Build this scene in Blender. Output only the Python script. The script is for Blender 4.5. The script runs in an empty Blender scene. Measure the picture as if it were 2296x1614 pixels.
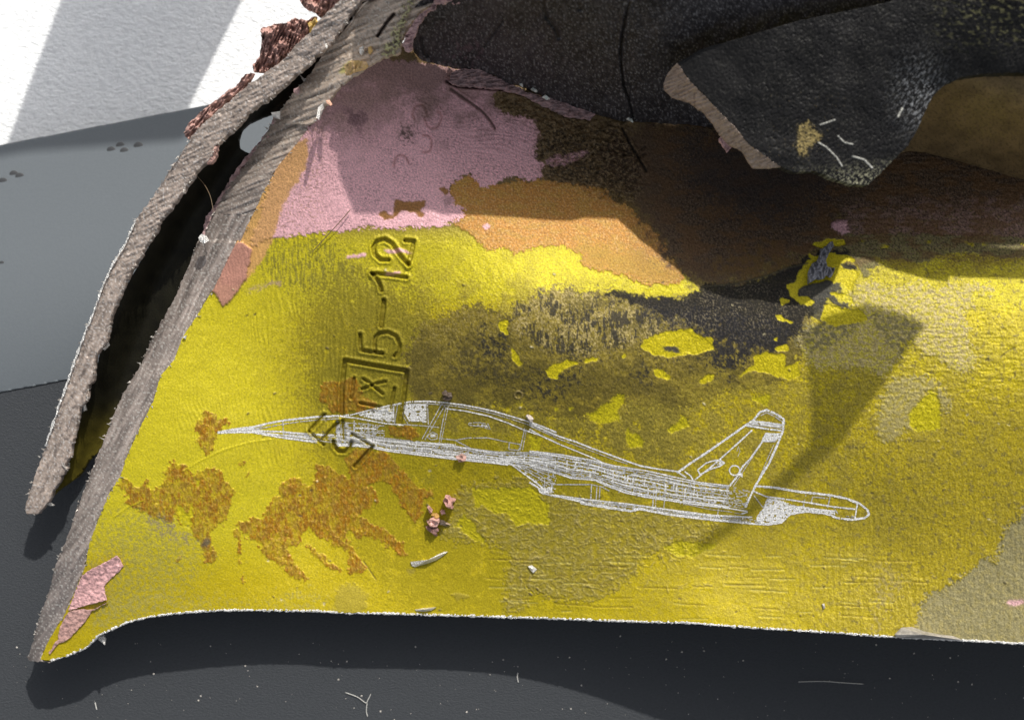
import bpy, math, random
import numpy as np
from mathutils import Vector
R = math.radians
sc = bpy.context.scene
C = sc.collection
rng = np.random.RandomState(7)
random.seed(7)

# ------------------------------------------------------------------ camera, sky, sun, exposure
D = 0.22                      # camera height above the board (m)
K = 0.16 / 2296.0             # metres per drawing unit on the board
SUN_EL, SUN_AZ = R(42), math.atan2(0.34, 0.94)     # azimuth clockwise from +Y
cam = bpy.data.cameras.new('camera'); camo = bpy.data.objects.new('camera', cam); C.objects.link(camo)
camo.location = (0, 0, D)
cam.sensor_width = 36; cam.lens = 36 * D / 0.16
cam.clip_start = 0.005; cam.clip_end = 100
cam.dof.use_dof = True; cam.dof.focus_distance = D - 0.016; cam.dof.aperture_fstop = 26
sc.camera = camo
world = bpy.data.worlds.new('World'); sc.world = world; world.use_nodes = True
nt = world.node_tree
sky = nt.nodes.new('ShaderNodeTexSky'); sky.sky_type = 'NISHITA'; sky.sun_disc = False
sky.sun_elevation = SUN_EL; sky.sun_rotation = SUN_AZ
bg = nt.nodes['Background']; bg.inputs['Strength'].default_value = 0.135
sky.dust_density = 3.0; sky.ozone_density = .5
hs = nt.nodes.new('ShaderNodeHueSaturation'); hs.inputs['Saturation'].default_value = .32      # a whitish, hazy sky
nt.links.new(sky.outputs[0], hs.inputs['Color']); nt.links.new(hs.outputs[0], bg.inputs[0])
sun = bpy.data.lights.new('sun', 'SUN'); sun.energy = 3.8; sun.angle = R(0.8); sun.color = (1, 0.965, 0.91)
suno = bpy.data.objects.new('sun', sun); C.objects.link(suno)
Ldir = Vector((math.sin(SUN_AZ) * math.cos(SUN_EL), math.cos(SUN_AZ) * math.cos(SUN_EL), math.sin(SUN_EL)))
suno.rotation_euler = Ldir.to_track_quat('Z', 'Y').to_euler()
sc.view_settings.view_transform = 'Standard'; sc.view_settings.look = 'None'
sc.view_settings.exposure = 0.0; sc.view_settings.gamma = 1

# ------------------------------------------------------------------ helpers: drawing coordinates and noise
def cr(off, s):
    return lambda *p: [(off[0] + x * s, off[1] + y * s) for x, y in p]
A_ = cr((0, 0), .3394); B_ = cr((767, 0), .3394); C_ = cr((1461, 0), .3637); D_ = cr((0, 517.4), .3394)
E_ = cr((767, 517.4), .3394); F_ = cr((1529, 517.4), .3394); G_ = cr((0, 1065.2), .3401); H_ = cr((767, 1065.2), .3401)
I_ = cr((1529, 1065.2), .3401); J_ = cr((456.5, 852.2), .34465); K_ = cr((1187, 882.6), .34465); L_ = cr((700, 487), .35848)
M_ = cr((547.8, 0), .215); N_ = cr((182.6, 973.9), .215); O_ = cr((608.7, 973.9), .215); Q_ = cr((0, 760.9), .26396); R_ = cr((1704.4, 426.1), .26402)

def W(u, v, z):
    """a point of the place: drawing position (u, v) seen from above at height z"""
    s = (D - z) / D * K
    return np.stack([(u - 1148) * s, -(v - 807) * s, z + 0 * u], -1)
def Wp(u, v, z):
    return Vector(W(np.float64(u), np.float64(v), np.float64(z)))

_g = np.random.RandomState(3).rand(256, 256) * 2 * math.pi
GX, GY = np.cos(_g), np.sin(_g)
def vn(x, y, seed=0):
    """gradient noise, about 0..1"""
    x = np.asarray(x, float) + seed * 37.13; y = np.asarray(y, float) + seed * 91.7
    i = np.floor(x).astype(int); j = np.floor(y).astype(int)
    a = x - i; b = y - j
    f = a * a * a * (a * (a * 6 - 15) + 10); g = b * b * b * (b * (b * 6 - 15) + 10)
    i0 = i & 255; i1 = (i + 1) & 255; j0 = j & 255; j1 = (j + 1) & 255
    n00 = GX[i0, j0] * a + GY[i0, j0] * b; n10 = GX[i1, j0] * (a - 1) + GY[i1, j0] * b
    n01 = GX[i0, j1] * a + GY[i0, j1] * (b - 1); n11 = GX[i1, j1] * (a - 1) + GY[i1, j1] * (b - 1)
    return np.clip(.5 + .92 * ((n00 * (1 - f) + n10 * f) * (1 - g) + (n01 * (1 - f) + n11 * f) * g), 0, 1)
def fbm(x, y, o=4, seed=0, gain=.5):
    r = 0; a = 1; t = 0
    for k in range(o):
        r = r + a * vn(x, y, seed + k * 3); t += a * a; a *= gain; x, y = 2.03 * (.8 * x - .6 * y), 2.03 * (.6 * x + .8 * y)
    w = sum(gain ** k for k in range(o))
    return np.clip(.5 + (r - .5 * w) / math.sqrt(t) * .92, 0, 1)
def fib(x, y, o=4, seed=0, gain=.5):
    """the same, keeping its grain direction"""
    r = 0; a = 1; t = 0
    for k in range(o):
        r = r + a * vn(x + .37 * k, y + .71 * k, seed + k * 3); t += a * a; a *= gain; x = x * 2.03; y = y * 2.03
    w = sum(gain ** k for k in range(o))
    return np.clip(.5 + (r - .5 * w) / math.sqrt(t) * .92, 0, 1)
def ridge(x, y, o=3, seed=0):
    r = 0; a = 1; t = 0
    for k in range(o):
        r = r + a * (1 - np.abs(2 * vn(x, y, seed + k * 5) - 1)); t += a; a *= .5; x = x * 2.1; y = y * 2.1
    return r / t
def sm(a, b, x):
    t = np.clip((x - a) / (b - a), 0, 1); return t * t * (3 - 2 * t)
def lerp(a, b, t): return a + (b - a) * t

def scan(poly, u0, v0, step, nx, ny):
    """inside mask of a polygon on a regular grid"""
    acc = np.zeros((ny, nx + 1), np.int32)
    p = np.asarray(poly, float); q = np.roll(p, -1, 0)
    for (x0, y0), (x1, y1) in zip(p, q):
        if y0 == y1: continue
        if y0 > y1: x0, y0, x1, y1 = x1, y1, x0, y0
        ja = max(0, int(math.ceil((y0 - v0) / step))); jb = min(ny, int(math.ceil((y1 - v0) / step)))
        if jb <= ja: continue
        js = np.arange(ja, jb); vs = v0 + js * step
        us = x0 + (vs - y0) * (x1 - x0) / (y1 - y0)
        iu = np.clip(np.ceil((us - u0) / step).astype(int), 0, nx)
        np.add.at(acc, (js, iu), 1)
    return (np.cumsum(acc, 1)[:, :nx] % 2).astype(bool)
def blur(a, r):
    r = int(round(r))
    if r < 1: return a
    for ax in (0, 1):
        for _ in range(2):
            n = a.shape[ax]
            pad = [(0, 0), (0, 0)]; pad[ax] = (r + 1, r)
            c = np.cumsum(np.pad(a, pad, mode='edge'), ax)
            sl1 = [slice(None)] * 2; sl0 = [slice(None)] * 2
            sl1[ax] = slice(2 * r + 1, 2 * r + 1 + n); sl0[ax] = slice(0, n)
            a = (c[tuple(sl1)] - c[tuple(sl0)]) / (2 * r + 1)
    return a
def bil(a, x, y):
    ny, nx = a.shape[:2]
    x = np.clip(x, 0, nx - 1.001); y = np.clip(y, 0, ny - 1.001)
    i = x.astype(int); j = y.astype(int); f = x - i; g = y - j
    if a.ndim == 3: f = f[..., None]; g = g[..., None]
    return (a[j, i] * (1 - f) + a[j, i + 1] * f) * (1 - g) + (a[j + 1, i] * (1 - f) + a[j + 1, i + 1] * f) * g

class Area:
    """a regular grid over part of the drawing that collects colour, gloss and relief"""
    def __init__(s, u0, v0, u1, v1, step):
        s.u0, s.v0, s.step = u0, v0, step
        s.nx = int((u1 - u0) / step) + 2; s.ny = int((v1 - v0) / step) + 2
        s.U, s.V = np.meshgrid(u0 + np.arange(s.nx) * step, v0 + np.arange(s.ny) * step)
        s.col = np.zeros((s.ny, s.nx, 3)); s.rough = np.full((s.ny, s.nx), .5); s.H = np.zeros((s.ny, s.nx))
        s.w1 = fbm(s.U / 24, s.V / 24, 4, 11, .62) - .5; s.w2 = fbm(s.U / 24, s.V / 24, 4, 47, .62) - .5
        s.fine = fbm(s.U / 6, s.V / 6, 3, 71, .65)
    def mask(s, poly, amp=14, soft=1.0, pad=40):
        p = np.asarray(poly, float)
        pad = pad + amp + soft * 4
        i0 = max(0, int((p[:, 0].min() - pad - s.u0) / s.step)); i1 = min(s.nx, int((p[:, 0].max() + pad - s.u0) / s.step) + 1)
        j0 = max(0, int((p[:, 1].min() - pad - s.v0) / s.step)); j1 = min(s.ny, int((p[:, 1].max() + pad - s.v0) / s.step) + 1)
        sl = (slice(j0, j1), slice(i0, i1))
        if i1 - i0 < 2 or j1 - j0 < 2: return sl, np.zeros((max(0, j1 - j0), max(0, i1 - i0)))
        u = s.U[sl]; v = s.V[sl]
        m = scan(p, u[0, 0], v[0, 0], s.step, i1 - i0, j1 - j0).astype(float)
        m = blur(m, soft / s.step)
        x = (u - u[0, 0] + s.w1[sl] * amp * 2) / s.step; y = (v - v[0, 0] + s.w2[sl] * amp * 2) / s.step
        return sl, bil(m, x, y)
    def paint(s, poly, col, amp=14, soft=1.0, k=1.0, rough=None, h=0.0, mod=None, crisp=False, grit=None, ragged=0):
        if ragged: soft = ragged; grit = 0
        sl, m = s.mask(poly, amp, soft)
        if ragged: m = sm(.40, .60, m + (fbm(s.U[sl] / 10, s.V[sl] / 10, 5, 511, .78) - .5) * 1.5 * np.sqrt(np.clip(4 * m * (1 - m), 0, 1)))
        if mod is not None: m = m * mod(s.U[sl], s.V[sl])
        if grit is None: grit = .9 if soft > 3.5 else .5
        if crisp: m = sm(.3, .7, m)
        elif grit: m = lerp(m, sm(.28, .72, m + (s.fine[sl] - .5) * grit), .8)
        s.put(sl, m * k, col, rough)
        if h: s.H[sl] += h * m
        return sl, m
    def put(s, sl, m, col, rough=None):
        col = np.asarray(col, float)
        s.col[sl] += (col - s.col[sl]) * m[..., None]
        if rough is not None: s.rough[sl] += (rough - s.rough[sl]) * m
    def stroke_d(s, pts, w):
        """distance field to a polyline near it"""
        p = np.asarray(pts, float); pad = w * 2.5 + 6
        i0 = max(0, int((p[:, 0].min() - pad - s.u0) / s.step)); i1 = min(s.nx, int((p[:, 0].max() + pad - s.u0) / s.step) + 1)
        j0 = max(0, int((p[:, 1].min() - pad - s.v0) / s.step)); j1 = min(s.ny, int((p[:, 1].max() + pad - s.v0) / s.step) + 1)
        sl = (slice(j0, j1), slice(i0, i1)); u = s.U[sl]; v = s.V[sl]
        d = np.full(u.shape, 1e9)
        for a, b in zip(p[:-1], p[1:]):
            ab = b - a; t = np.clip(((u - a[0]) * ab[0] + (v - a[1]) * ab[1]) / (ab @ ab + 1e-9), 0, 1)
            d = np.minimum(d, np.hypot(u - a[0] - t * ab[0], v - a[1] - t * ab[1]))
        return sl, d
    def groove(s, pts, w, h, col=None, k=.5, lip=0.25, rough=None, soft=2.2):
        sl, d = s.stroke_d(pts, w)
        m = 1 - sm(w / 2 - soft / 2, w / 2 + soft / 2, d)
        s.H[sl] -= h * m
        if lip: s.H[sl] += h * lip * np.exp(-((d - w / 2 - 4) / 3.0) ** 2)
        if col is not None: s.put(sl, m * k, col, rough)
    def at(s, arr, u, v):
        return bil(arr, (u - s.u0) / s.step, (v - s.v0) / s.step)

def jag(poly, seg=6, amp=2.5, seed=0, closed=True):
    """subdivide and roughen an outline as a torn edge is rough"""
    p = np.asarray(poly, float)
    q = np.roll(p, -1, 0) if closed else p[1:]
    out = []
    for a, b in zip(p, q):
        n = max(1, int(np.hypot(*(b - a)) / seg))
        for k in range(n): out.append(a + (b - a) * k / n)
    if not closed: out.append(p[-1])
    out = np.array(out)
    n1 = fbm(out[:, 0] / 9, out[:, 1] / 9, 3, 60 + seed, .7) - .5; n2 = fbm(out[:, 0] / 9, out[:, 1] / 9, 3, 90 + seed, .7) - .5
    return out + np.stack([n1, n2], 1) * amp * 2

def set_props(o, label=None, cat=None, group=None, kind=None):
    for k, v in (('label', label), ('category', cat), ('group', group), ('kind', kind)):
        if v: o[k] = v
    return o
def link(name, me, parent=None, mat=None):
    o = bpy.data.objects.new(name, me); C.objects.link(o)
    if parent is not None: o.parent = parent
    if mat is not None: me.materials.append(mat)
    return o
def mesh_np(name, co, faces, col=None, rough=None, smooth=True, uv=None):
    me = bpy.data.meshes.new(name)
    co = np.ascontiguousarray(co, np.float32); faces = np.ascontiguousarray(faces, np.int32)
    k = faces.shape[1]
    me.vertices.add(len(co)); me.vertices.foreach_set('co', co.ravel())
    me.loops.add(faces.size); me.loops.foreach_set('vertex_index', faces.ravel())
    me.polygons.add(len(faces)); me.polygons.foreach_set('loop_start', np.arange(0, faces.size, k, dtype=np.int32))
    me.update(calc_edges=True)
    me.polygons.foreach_set('use_smooth', np.full(len(faces), smooth))
    if col is not None:
        a = me.attributes.new('col', 'FLOAT_COLOR', 'POINT')
        c4 = np.ones((len(co), 4), np.float32); c4[:, :3] = col; a.data.foreach_set('color', c4.ravel())
    if rough is not None:
        a = me.attributes.new('rough', 'FLOAT', 'POINT'); a.data.foreach_set('value', np.ascontiguousarray(rough, np.float32))
    me.validate()
    return me
def sheet(name, ar, poly, zf, thick, mat, parent=None, back=True):
    """a sheet with real thickness: the area's relief on top of zf, cut to the outline, with its side and its back"""
    poly = np.asarray(poly, float)
    ins = scan(poly, ar.u0, ar.v0, ar.step, ar.nx, ar.ny)
    di = ins.copy()
    di[1:] |= ins[:-1]; di[:-1] |= ins[1:]; d2 = di.copy(); di[:, 1:] |= d2[:, :-1]; di[:, :-1] |= d2[:, 1:]
    fk = di[:-1, :-1] & di[1:, :-1] & di[:-1, 1:] & di[1:, 1:]
    used = np.zeros(ins.shape, bool)
    used[:-1, :-1] |= fk; used[1:, :-1] |= fk; used[:-1, 1:] |= fk; used[1:, 1:] |= fk
    idx = -np.ones(ins.shape, int); idx[used] = np.arange(used.sum())
    u = ar.U[used].copy(); v = ar.V[used].copy()
    out = ~ins[used]
    if out.any():
        pu, pv = u[out], v[out]; best = np.full(pu.shape, 1e18); bu = pu.copy(); bv = pv.copy()
        q = np.roll(poly, -1, 0)
        for a, b in zip(poly, q):
            ab = b - a; l2 = ab @ ab
            if l2 < 1e-9: continue
            t = np.clip(((pu - a[0]) * ab[0] + (pv - a[1]) * ab[1]) / l2, 0, 1)
            cu = a[0] + t * ab[0]; cv = a[1] + t * ab[1]; d = (pu - cu) ** 2 + (pv - cv) ** 2
            w = d < best; best[w] = d[w]; bu[w] = cu[w]; bv[w] = cv[w]
        u[out] = bu; v[out] = bv
    z = zf(u, v) + ar.at(ar.H, u, v)
    co = W(u, v, z)
    jj, ii = np.nonzero(fk)
    f = np.stack([idx[jj, ii], idx[jj + 1, ii], idx[jj + 1, ii + 1], idx[jj, ii + 1]], 1)
    col = ar.at(ar.col, u, v); ro = ar.at(ar.rough, u, v)
    # side wall from the boundary edges
    e = np.concatenate([f[:, [0, 1]], f[:, [1, 2]], f[:, [2, 3]], f[:, [3, 0]]])
    es = np.sort(e, 1); key = es[:, 0].astype(np.int64) * len(u) + es[:, 1]
    _, inv, cnt = np.unique(key, return_inverse=True, return_counts=True)
    be = e[cnt[inv] == 1]
    bvs, binv = np.unique(be, return_inverse=True); be2 = binv.reshape(be.shape) + len(u)
    n0 = len(u)
    co2 = co[bvs].copy(); co2[:, 2] -= thick
    side = np.stack([be[:, 1], be[:, 0], be2[:, 0], be2[:, 1]], 1)
    co = np.concatenate([co, co2]); col = np.concatenate([col, col[bvs]]); ro = np.concatenate([ro, ro[bvs]])
    f = np.concatenate([f, side])
    if back:   # a coarse back
        g = max(1, int(14 / ar.step)); s2 = ins[::g, ::g]
        fk2 = s2[:-1, :-1] & s2[1:, :-1] & s2[:-1, 1:] & s2[1:, 1:]
        ub = ar.U[::g, ::g]; vb = ar.V[::g, ::g]
        id2 = -np.ones(s2.shape, int); u2 = np.zeros(s2.shape, bool)
        u2[:-1, :-1] |= fk2; u2[1:, :-1] |= fk2; u2[:-1, 1:] |= fk2; u2[1:, 1:] |= fk2
        if u2.any():
            id2[u2] = np.arange(u2.sum()) + len(co)
            b = W(ub[u2], vb[u2], zf(ub[u2], vb[u2]) - thick)
            j2, i2 = np.nonzero(fk2)
            f2 = np.stack([id2[j2, i2], id2[j2, i2 + 1], id2[j2 + 1, i2 + 1], id2[j2 + 1, i2]], 1)
            col = np.concatenate([col, ar.at(ar.col, ub[u2], vb[u2])]); ro = np.concatenate([ro, np.full(u2.sum(), .6)])
            co = np.concatenate([co, b]); f = np.concatenate([f, f2])
    me = mesh_np(name, co, f, col, ro)
    return link(name, me, parent, mat)

def rbf(pts):
    """smooth surface through (u, v, z in mm)"""
    p = np.array(pts, float); n = len(p); s = 500.
    def ph(d2): return np.where(d2 > 0, d2 * np.log(d2 + 1e-12) * .5, 0)
    d2 = ((p[:, None, :2] - p[None, :, :2]) ** 2).sum(-1) / s / s
    Mx = np.zeros((n + 3, n + 3)); Mx[:n, :n] = ph(d2) + np.eye(n) * .004
    Mx[:n, n] = 1; Mx[:n, n + 1:] = p[:, :2] / s; Mx[n:, :n] = Mx[:n, n:].T
    w = np.linalg.solve(Mx, np.concatenate([p[:, 2], [0, 0, 0]]))
    def f(u, v):
        u = np.asarray(u, float); v = np.asarray(v, float)
        r = w[n] + w[n + 1] * u / s + w[n + 2] * v / s
        for k in range(n):
            r = r + w[k] * ph(((u - p[k, 0]) ** 2 + (v - p[k, 1]) ** 2) / s / s)
        return r * .001
    return f

# ------------------------------------------------------------------ materials
def nodes_of(name):
    m = bpy.data.materials.new(name); m.use_nodes = True
    t = m.node_tree; return m, t, t.nodes['Principled BSDF']
def surf_mat(name, bump=.3, bscale=2500, stretch=(1, 1, 1), vary=.25, metal=0., spec=.4, rough=None, base=None, bdist=.0002, rot=0, speck=None, bump2=0, b2scale=600):
    """paint/metal: pigment from the surface's own layers, broken up by fine procedural grain"""
    m, t, b = nodes_of(name); N = t.nodes; Lk = t.links
    tc = N.new('ShaderNodeTexCoord'); mp = N.new('ShaderNodeMapping'); mp.inputs['Scale'].default_value = stretch
    mp.inputs['Rotation'].default_value = (0, 0, rot)
    Lk.new(tc.outputs['Object'], mp.inputs['Vector'])
    n1 = N.new('ShaderNodeTexNoise'); n1.inputs['Scale'].default_value = bscale; n1.inputs['Detail'].default_value = 4; n1.inputs['Roughness'].default_value = .65
    Lk.new(mp.outputs[0], n1.inputs['Vector'])
    if base is None:
        at = N.new('ShaderNodeAttribute'); at.attribute_name = 'col'; src = at.outputs['Color']
    else:
        rg = N.new('ShaderNodeRGB'); rg.outputs[0].default_value = (*base, 1); src = rg.outputs[0]
    mr = N.new('ShaderNodeMapRange'); mr.inputs['From Min'].default_value = .3; mr.inputs['From Max'].default_value = .7
    mr.inputs['To Min'].default_value = 1 - vary; mr.inputs['To Max'].default_value = 1 + vary
    Lk.new(n1.outputs['Fac'], mr.inputs['Value'])
    vm = N.new('ShaderNodeVectorMath'); vm.operation = 'SCALE'; Lk.new(src, vm.inputs[0]); Lk.new(mr.outputs[0], vm.inputs['Scale'])
    outc = vm.outputs[0]
    if speck:
        sc_, th, cc = speck
        n3 = N.new('ShaderNodeTexNoise'); n3.inputs['Scale'].default_value = sc_; n3.inputs['Detail'].default_value = 2
        Lk.new(mp.outputs[0], n3.inputs['Vector'])
        r3 = N.new('ShaderNodeMapRange'); r3.inputs['From Min'].default_value = th; r3.inputs['From Max'].default_value = th + .06
        Lk.new(n3.outputs['Fac'], r3.inputs['Value'])
        mx = N.new('ShaderNodeMix'); mx.data_type = 'RGBA'; Lk.new(r3.outputs[0], mx.inputs['Factor']); Lk.new(outc, mx.inputs['A']); mx.inputs['B'].default_value = (*cc, 1)
        outc = mx.outputs['Result']
    Lk.new(outc, b.inputs['Base Color'])
    if rough is None:
        ar = N.new('ShaderNodeAttribute'); ar.attribute_name = 'rough'; Lk.new(ar.outputs['Fac'], b.inputs['Roughness'])
    else: b.inputs['Roughness'].default_value = rough
    b.inputs['Metallic'].default_value = metal; b.inputs['Specular IOR Level'].default_value = spec
    bp = N.new('ShaderNodeBump'); bp.inputs['Strength'].default_value = bump; bp.inputs['Distance'].default_value = bdist
    Lk.new(n1.outputs['Fac'], bp.inputs['Height']); last = bp
    if bump2:
        n2 = N.new('ShaderNodeTexNoise'); n2.inputs['Scale'].default_value = b2scale; n2.inputs['Detail'].default_value = 3
        Lk.new(tc.outputs['Object'], n2.inputs['Vector'])
        b2 = N.new('ShaderNodeBump'); b2.inputs['Strength'].default_value = bump2; b2.inputs['Distance'].default_value = bdist * 3
        Lk.new(n2.outputs['Fac'], b2.inputs['Height']); Lk.new(bp.outputs[0], b2.inputs['Normal']); last = b2
    Lk.new(last.outputs[0], b.inputs['Normal'])
    return m
M_paint = surf_mat('weathered_paint', bump=.32, bscale=4300, vary=.13, metal=.15, spec=.22, bdist=.0003)
M_soot = surf_mat('soot_black', bump=.3, bscale=3400, vary=.3, spec=.17, stretch=(1, .55, 1), rot=.5)
M_frac = surf_mat('fractured_metal', bump=.14, bscale=2600, vary=.12, metal=.25, spec=.5, stretch=(1, 1, 1), rot=R(55), bdist=.0004)
M_frac2 = surf_mat('fractured_metal_fibrous', bump=.18, bscale=2600, vary=.12, metal=.25, spec=.5, stretch=(1, 1, 1), rot=R(35), bdist=.0004)
M_flake = surf_mat('paint_flake', bump=.4, bscale=3500, vary=.18, spec=.35)
M_etch = surf_mat('etched_bare_metal', bump=1.0, bscale=5000, vary=.55, metal=.3, spec=.5, rough=.36, base=(.84, .83, .81), bdist=.0004)
M_etch2 = surf_mat('etched_grey_metal', bump=1.0, bscale=6000, vary=.6, metal=.4, spec=.5, rough=.4, base=(.52, .51, .49), bdist=.0003)
M_burr = surf_mat('bright_aluminium', bump=.9, bscale=3000, vary=.2, metal=.75, rough=.35, base=(.82, .8, .76), bdist=.0004)
M_board = surf_mat('grained_plastic', bump=.42, bscale=2300, vary=.12, spec=.14, rough=.43, base=(.048, .052, .057), bdist=.0005, stretch=(1, 1.6, 1), rot=.5)
M_panel = surf_mat('satin_grey_plastic', bump=.12, bscale=2600, vary=.05, spec=.5, rough=.43, base=(.100, .114, .125))
M_dot = surf_mat('dark_plastic_pip', bump=.1, vary=.05, rough=.5, base=(.05, .052, .055))
M_white = surf_mat('white_stucco', bump=.8, bscale=1100, vary=.10, spec=.2, rough=.8, base=(.93, .94, .94), bdist=.0006, stretch=(1, 1.7, 1), rot=.7)
M_fibre = surf_mat('pale_lint', bump=0, vary=.1, rough=.7, base=(.55, .54, .5))
M_hair = surf_mat('brown_hair', bump=0, vary=.1, rough=.5, base=(.16, .11, .06))
M_dust = surf_mat('pale_dust', bump=0, vary=.3, rough=.9, base=(.5, .47, .42))
M_split = surf_mat('pale_torn_metal', bump=.2, vary=.35, metal=.3, rough=.45, base=(.42, .39, .35))

# ------------------------------------------------------------------ the setting
def flat_grid(name, u0, v0, u1, v1, n, zf, mat, kind='structure', poly=None):
    us = np.linspace(u0, u1, n); vs = np.linspace(v0, v1, n); U, V = np.meshgrid(us, vs)
    co = W(U, V, zf(U, V)).reshape(-1, 3); i = np.arange(n * n).reshape(n, n)
    f = np.stack([i[:-1, :-1], i[1:, :-1], i[1:, 1:], i[:-1, 1:]], -1).reshape(-1, 4)
    o = link(name, mesh_np(name, co, f), None, mat); set_props(o, kind=kind); return o
# a satin grey panel rising gently behind the board, its far edge overlooking the white stucco ledge
def poly_slab(name, pts, ztop, zbot, mat, bev=0):
    n = len(pts); top = [Wp(u, v, z) for (u, v), z in zip(pts, ztop)]; bot = [p - Vector((0, 0, zbot)) for p in top]
    me = bpy.data.meshes.new(name)
    me.from_pydata(top + bot, [], [tuple(range(n))[::-1], tuple(range(n, 2 * n))] + [(i, (i + 1) % n, n + (i + 1) % n, n + i) for i in range(n)])
    me.update()
    import bmesh
    bm = bmesh.new(); bm.from_mesh(me); bmesh.ops.recalc_face_normals(bm, faces=bm.faces)
    if bev: bmesh.ops.bevel(bm, geom=[e for e in bm.edges], offset=bev, segments=2, affect='EDGES')
    bm.to_mesh(me); bm.free()
    return link(name, me, None, mat)
board = poly_slab('plastic_board', [(-5000, 1825), (-500, 970), (0, 875), (600, 763), (2600, 400), (7000, -600), (7000, 5500), (-5000, 5500)], [0] * 8, .004, M_board)
set_props(board, kind='structure')
def sheet_z(u, v):      # the satin panel falls away gently from the board towards the ledge
    t = np.clip((np.asarray(v, float) - 325 + u * .19) / 556, -.2, 1)
    return .0002 - .039 * .46 * np.where(t < .45, (.45 - t) + .275, (1 - t) ** 2 / 1.1)
pp = np.array([(-500, 428), (0, 326), (415, 246), (700, 190), (760, 300), (640, 700), (600, 768), (520, 781), (230, 836), (0, 880), (-500, 975)], float)
apn = Area(-512, 180, 776, 1210, 5)
panel = sheet('grey_panel', apn, pp, sheet_z, .002, M_panel); set_props(panel, kind='structure')
white = poly_slab('white_ledge', [(-2500, 860), (-2500, -2500), (3400, -2500), (3400, -300), (1000, 160), (660, 400), (520, 330), (440, 246), (0, 332)],
                  [-.0205] * 9, .002, M_white)
set_props(white, kind='structure')

# ------------------------------------------------------------------ the torn fragment
frag = bpy.data.objects.new('torn_metal_fragment', None); C.objects.link(frag)
frag.location = (0, 0, 0)
set_props(frag, 'torn chunk of yellow painted metal with charred black folds and an etched aircraft', 'metal fragment')

# plate surface in mm
zp = rbf([(100, 1480, 9), (240, 1430, 10), (400, 1392, 10.3), (800, 1372, 9.8), (1150, 1382, 9.9), (1400, 1392, 13), (1600, 1402, 17), (2000, 1427, 21), (2350, 1450, 24.5),
          (210, 1250, 12.6), (290, 1050, 14.8), (400, 800, 15.6), (500, 600, 16.2), (620, 400, 19.5), (700, 270, 22.5), (800, 150, 26),
          (700, 1200, 8.6), (740, 950, 10.6), (800, 750, 14.6), (850, 560, 16.6), (850, 420, 17.6), (500, 1200, 11.6), (520, 1000, 13.4), (540, 780, 13.8),
          (1200, 1250, 11), (1200, 1080, 13.6), (950, 1150, 10.4), (950, 920, 14.4), (1150, 900, 17.6), (1150, 760, 20.6), (1200, 660, 21.2), (1200, 580, 19.4), (1250, 500, 17), (1250, 400, 14.6), (1250, 280, 13),
          (1000, 300, 16.5), (980, 180, 17), (1000, 480, 17.6),
          (1650, 1250, 15.2), (1650, 1080, 16.8), (1650, 900, 18.8), (1650, 740, 20.4), (1650, 620, 19), (1650, 480, 15.8), (1650, 330, 13),
          (2000, 1250, 19.6), (2000, 1050, 22.4), (2050, 850, 24), (2050, 690, 23), (2050, 560, 20), (2000, 450, 16.4), (2000, 320, 14),
          (2330, 1250, 23.6), (2330, 1000, 26.4), (2330, 750, 26.6), (2330, 560, 21.4), (2330, 400, 17), (2700, 1460, 27), (2700, 900, 29), (2700, 400, 20)])

YEL = np.array((.485, .415, .010)); OLV = np.array((.27, .215, .028)); BRN = np.array((.17, .115, .022)); BEI = np.array((.36, .27, .095))
SOOT = np.array((.020, .019, .021)); PINK = np.array((.76, .435, .46)); ORG = np.array((.46, .215, .045)); RUST = np.array((.31, .135, .006))
DUST = np.array((.45, .37, .17)); GRN = np.array((.245, .215, .105)); GREY = np.array((.335, .28, .245)); DKB = np.array((.088, .054, .031))

B_left = A_((2050, 490), (1945, 610), (1830, 760), (1800, 800), (1760, 880), (1720, 950), (1620, 1090), (1500, 1250), (1420, 1390), (1330, 1590)) + \
    D_((1310, 60), (1240, 250), (1150, 450), (1080, 580), (1000, 720), (930, 880), (830, 1040), (750, 1210), (700, 1350), (640, 1490), (600, 1600)) + \
    G_((540, 130), (490, 270), (440, 420), (360, 600), (330, 760), (270, 900), (240, 1000), (215, 1110), (180, 1200))
B_right = A_((2180, 660), (2120, 740), (2040, 850), (1960, 950), (1830, 1110), (1740, 1270), (1690, 1380), (1630, 1500), (1590, 1600)) + \
    D_((1570, 60), (1500, 200), (1420, 370), (1350, 480), (1290, 580), (1210, 700), (1150, 850), (1060, 960), (1010, 1130), (960, 1230), (900, 1350), (830, 1510), (800, 1610)) + \
    G_((720, 120), (650, 290), (590, 450), (560, 600), (540, 660), (470, 820), (430, 910), (380, 990), (300, 1130), (265, 1215))
bottom = G_((335, 1222), (440, 1190), (560, 1140), (640, 1060), (700, 1030), (850, 965), (1000, 930), (1150, 910), (1400, 890), (1700, 888), (2100, 895)) + \
    H_((0, 905), (300, 910), (600, 920), (900, 928), (1100, 935), (1300, 940), (1700, 955), (2000, 965), (2255, 970)) + \
    I_((350, 995), (650, 1015), (1000, 1035), (1250, 1055), (1400, 1065), (1700, 1080), (2000, 1095), (2255, 1110))
seam_top = [(1010, -60), (977, 5)] + B_((560, 50), (470, 130), (410, 230), (380, 350), (270, 380), (170, 440)) + A_((2250, 560))

plate_poly = B_right[::-1] + [(790, 150), (860, 90), (980, 110), (1200, 190), (1400, 235), (1700, 230), (2380, 200), (2560, 200), (2560, 1466)] + bottom[::-1]
plate_out = jag(plate_poly, 5, 1.6, 1)

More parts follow.
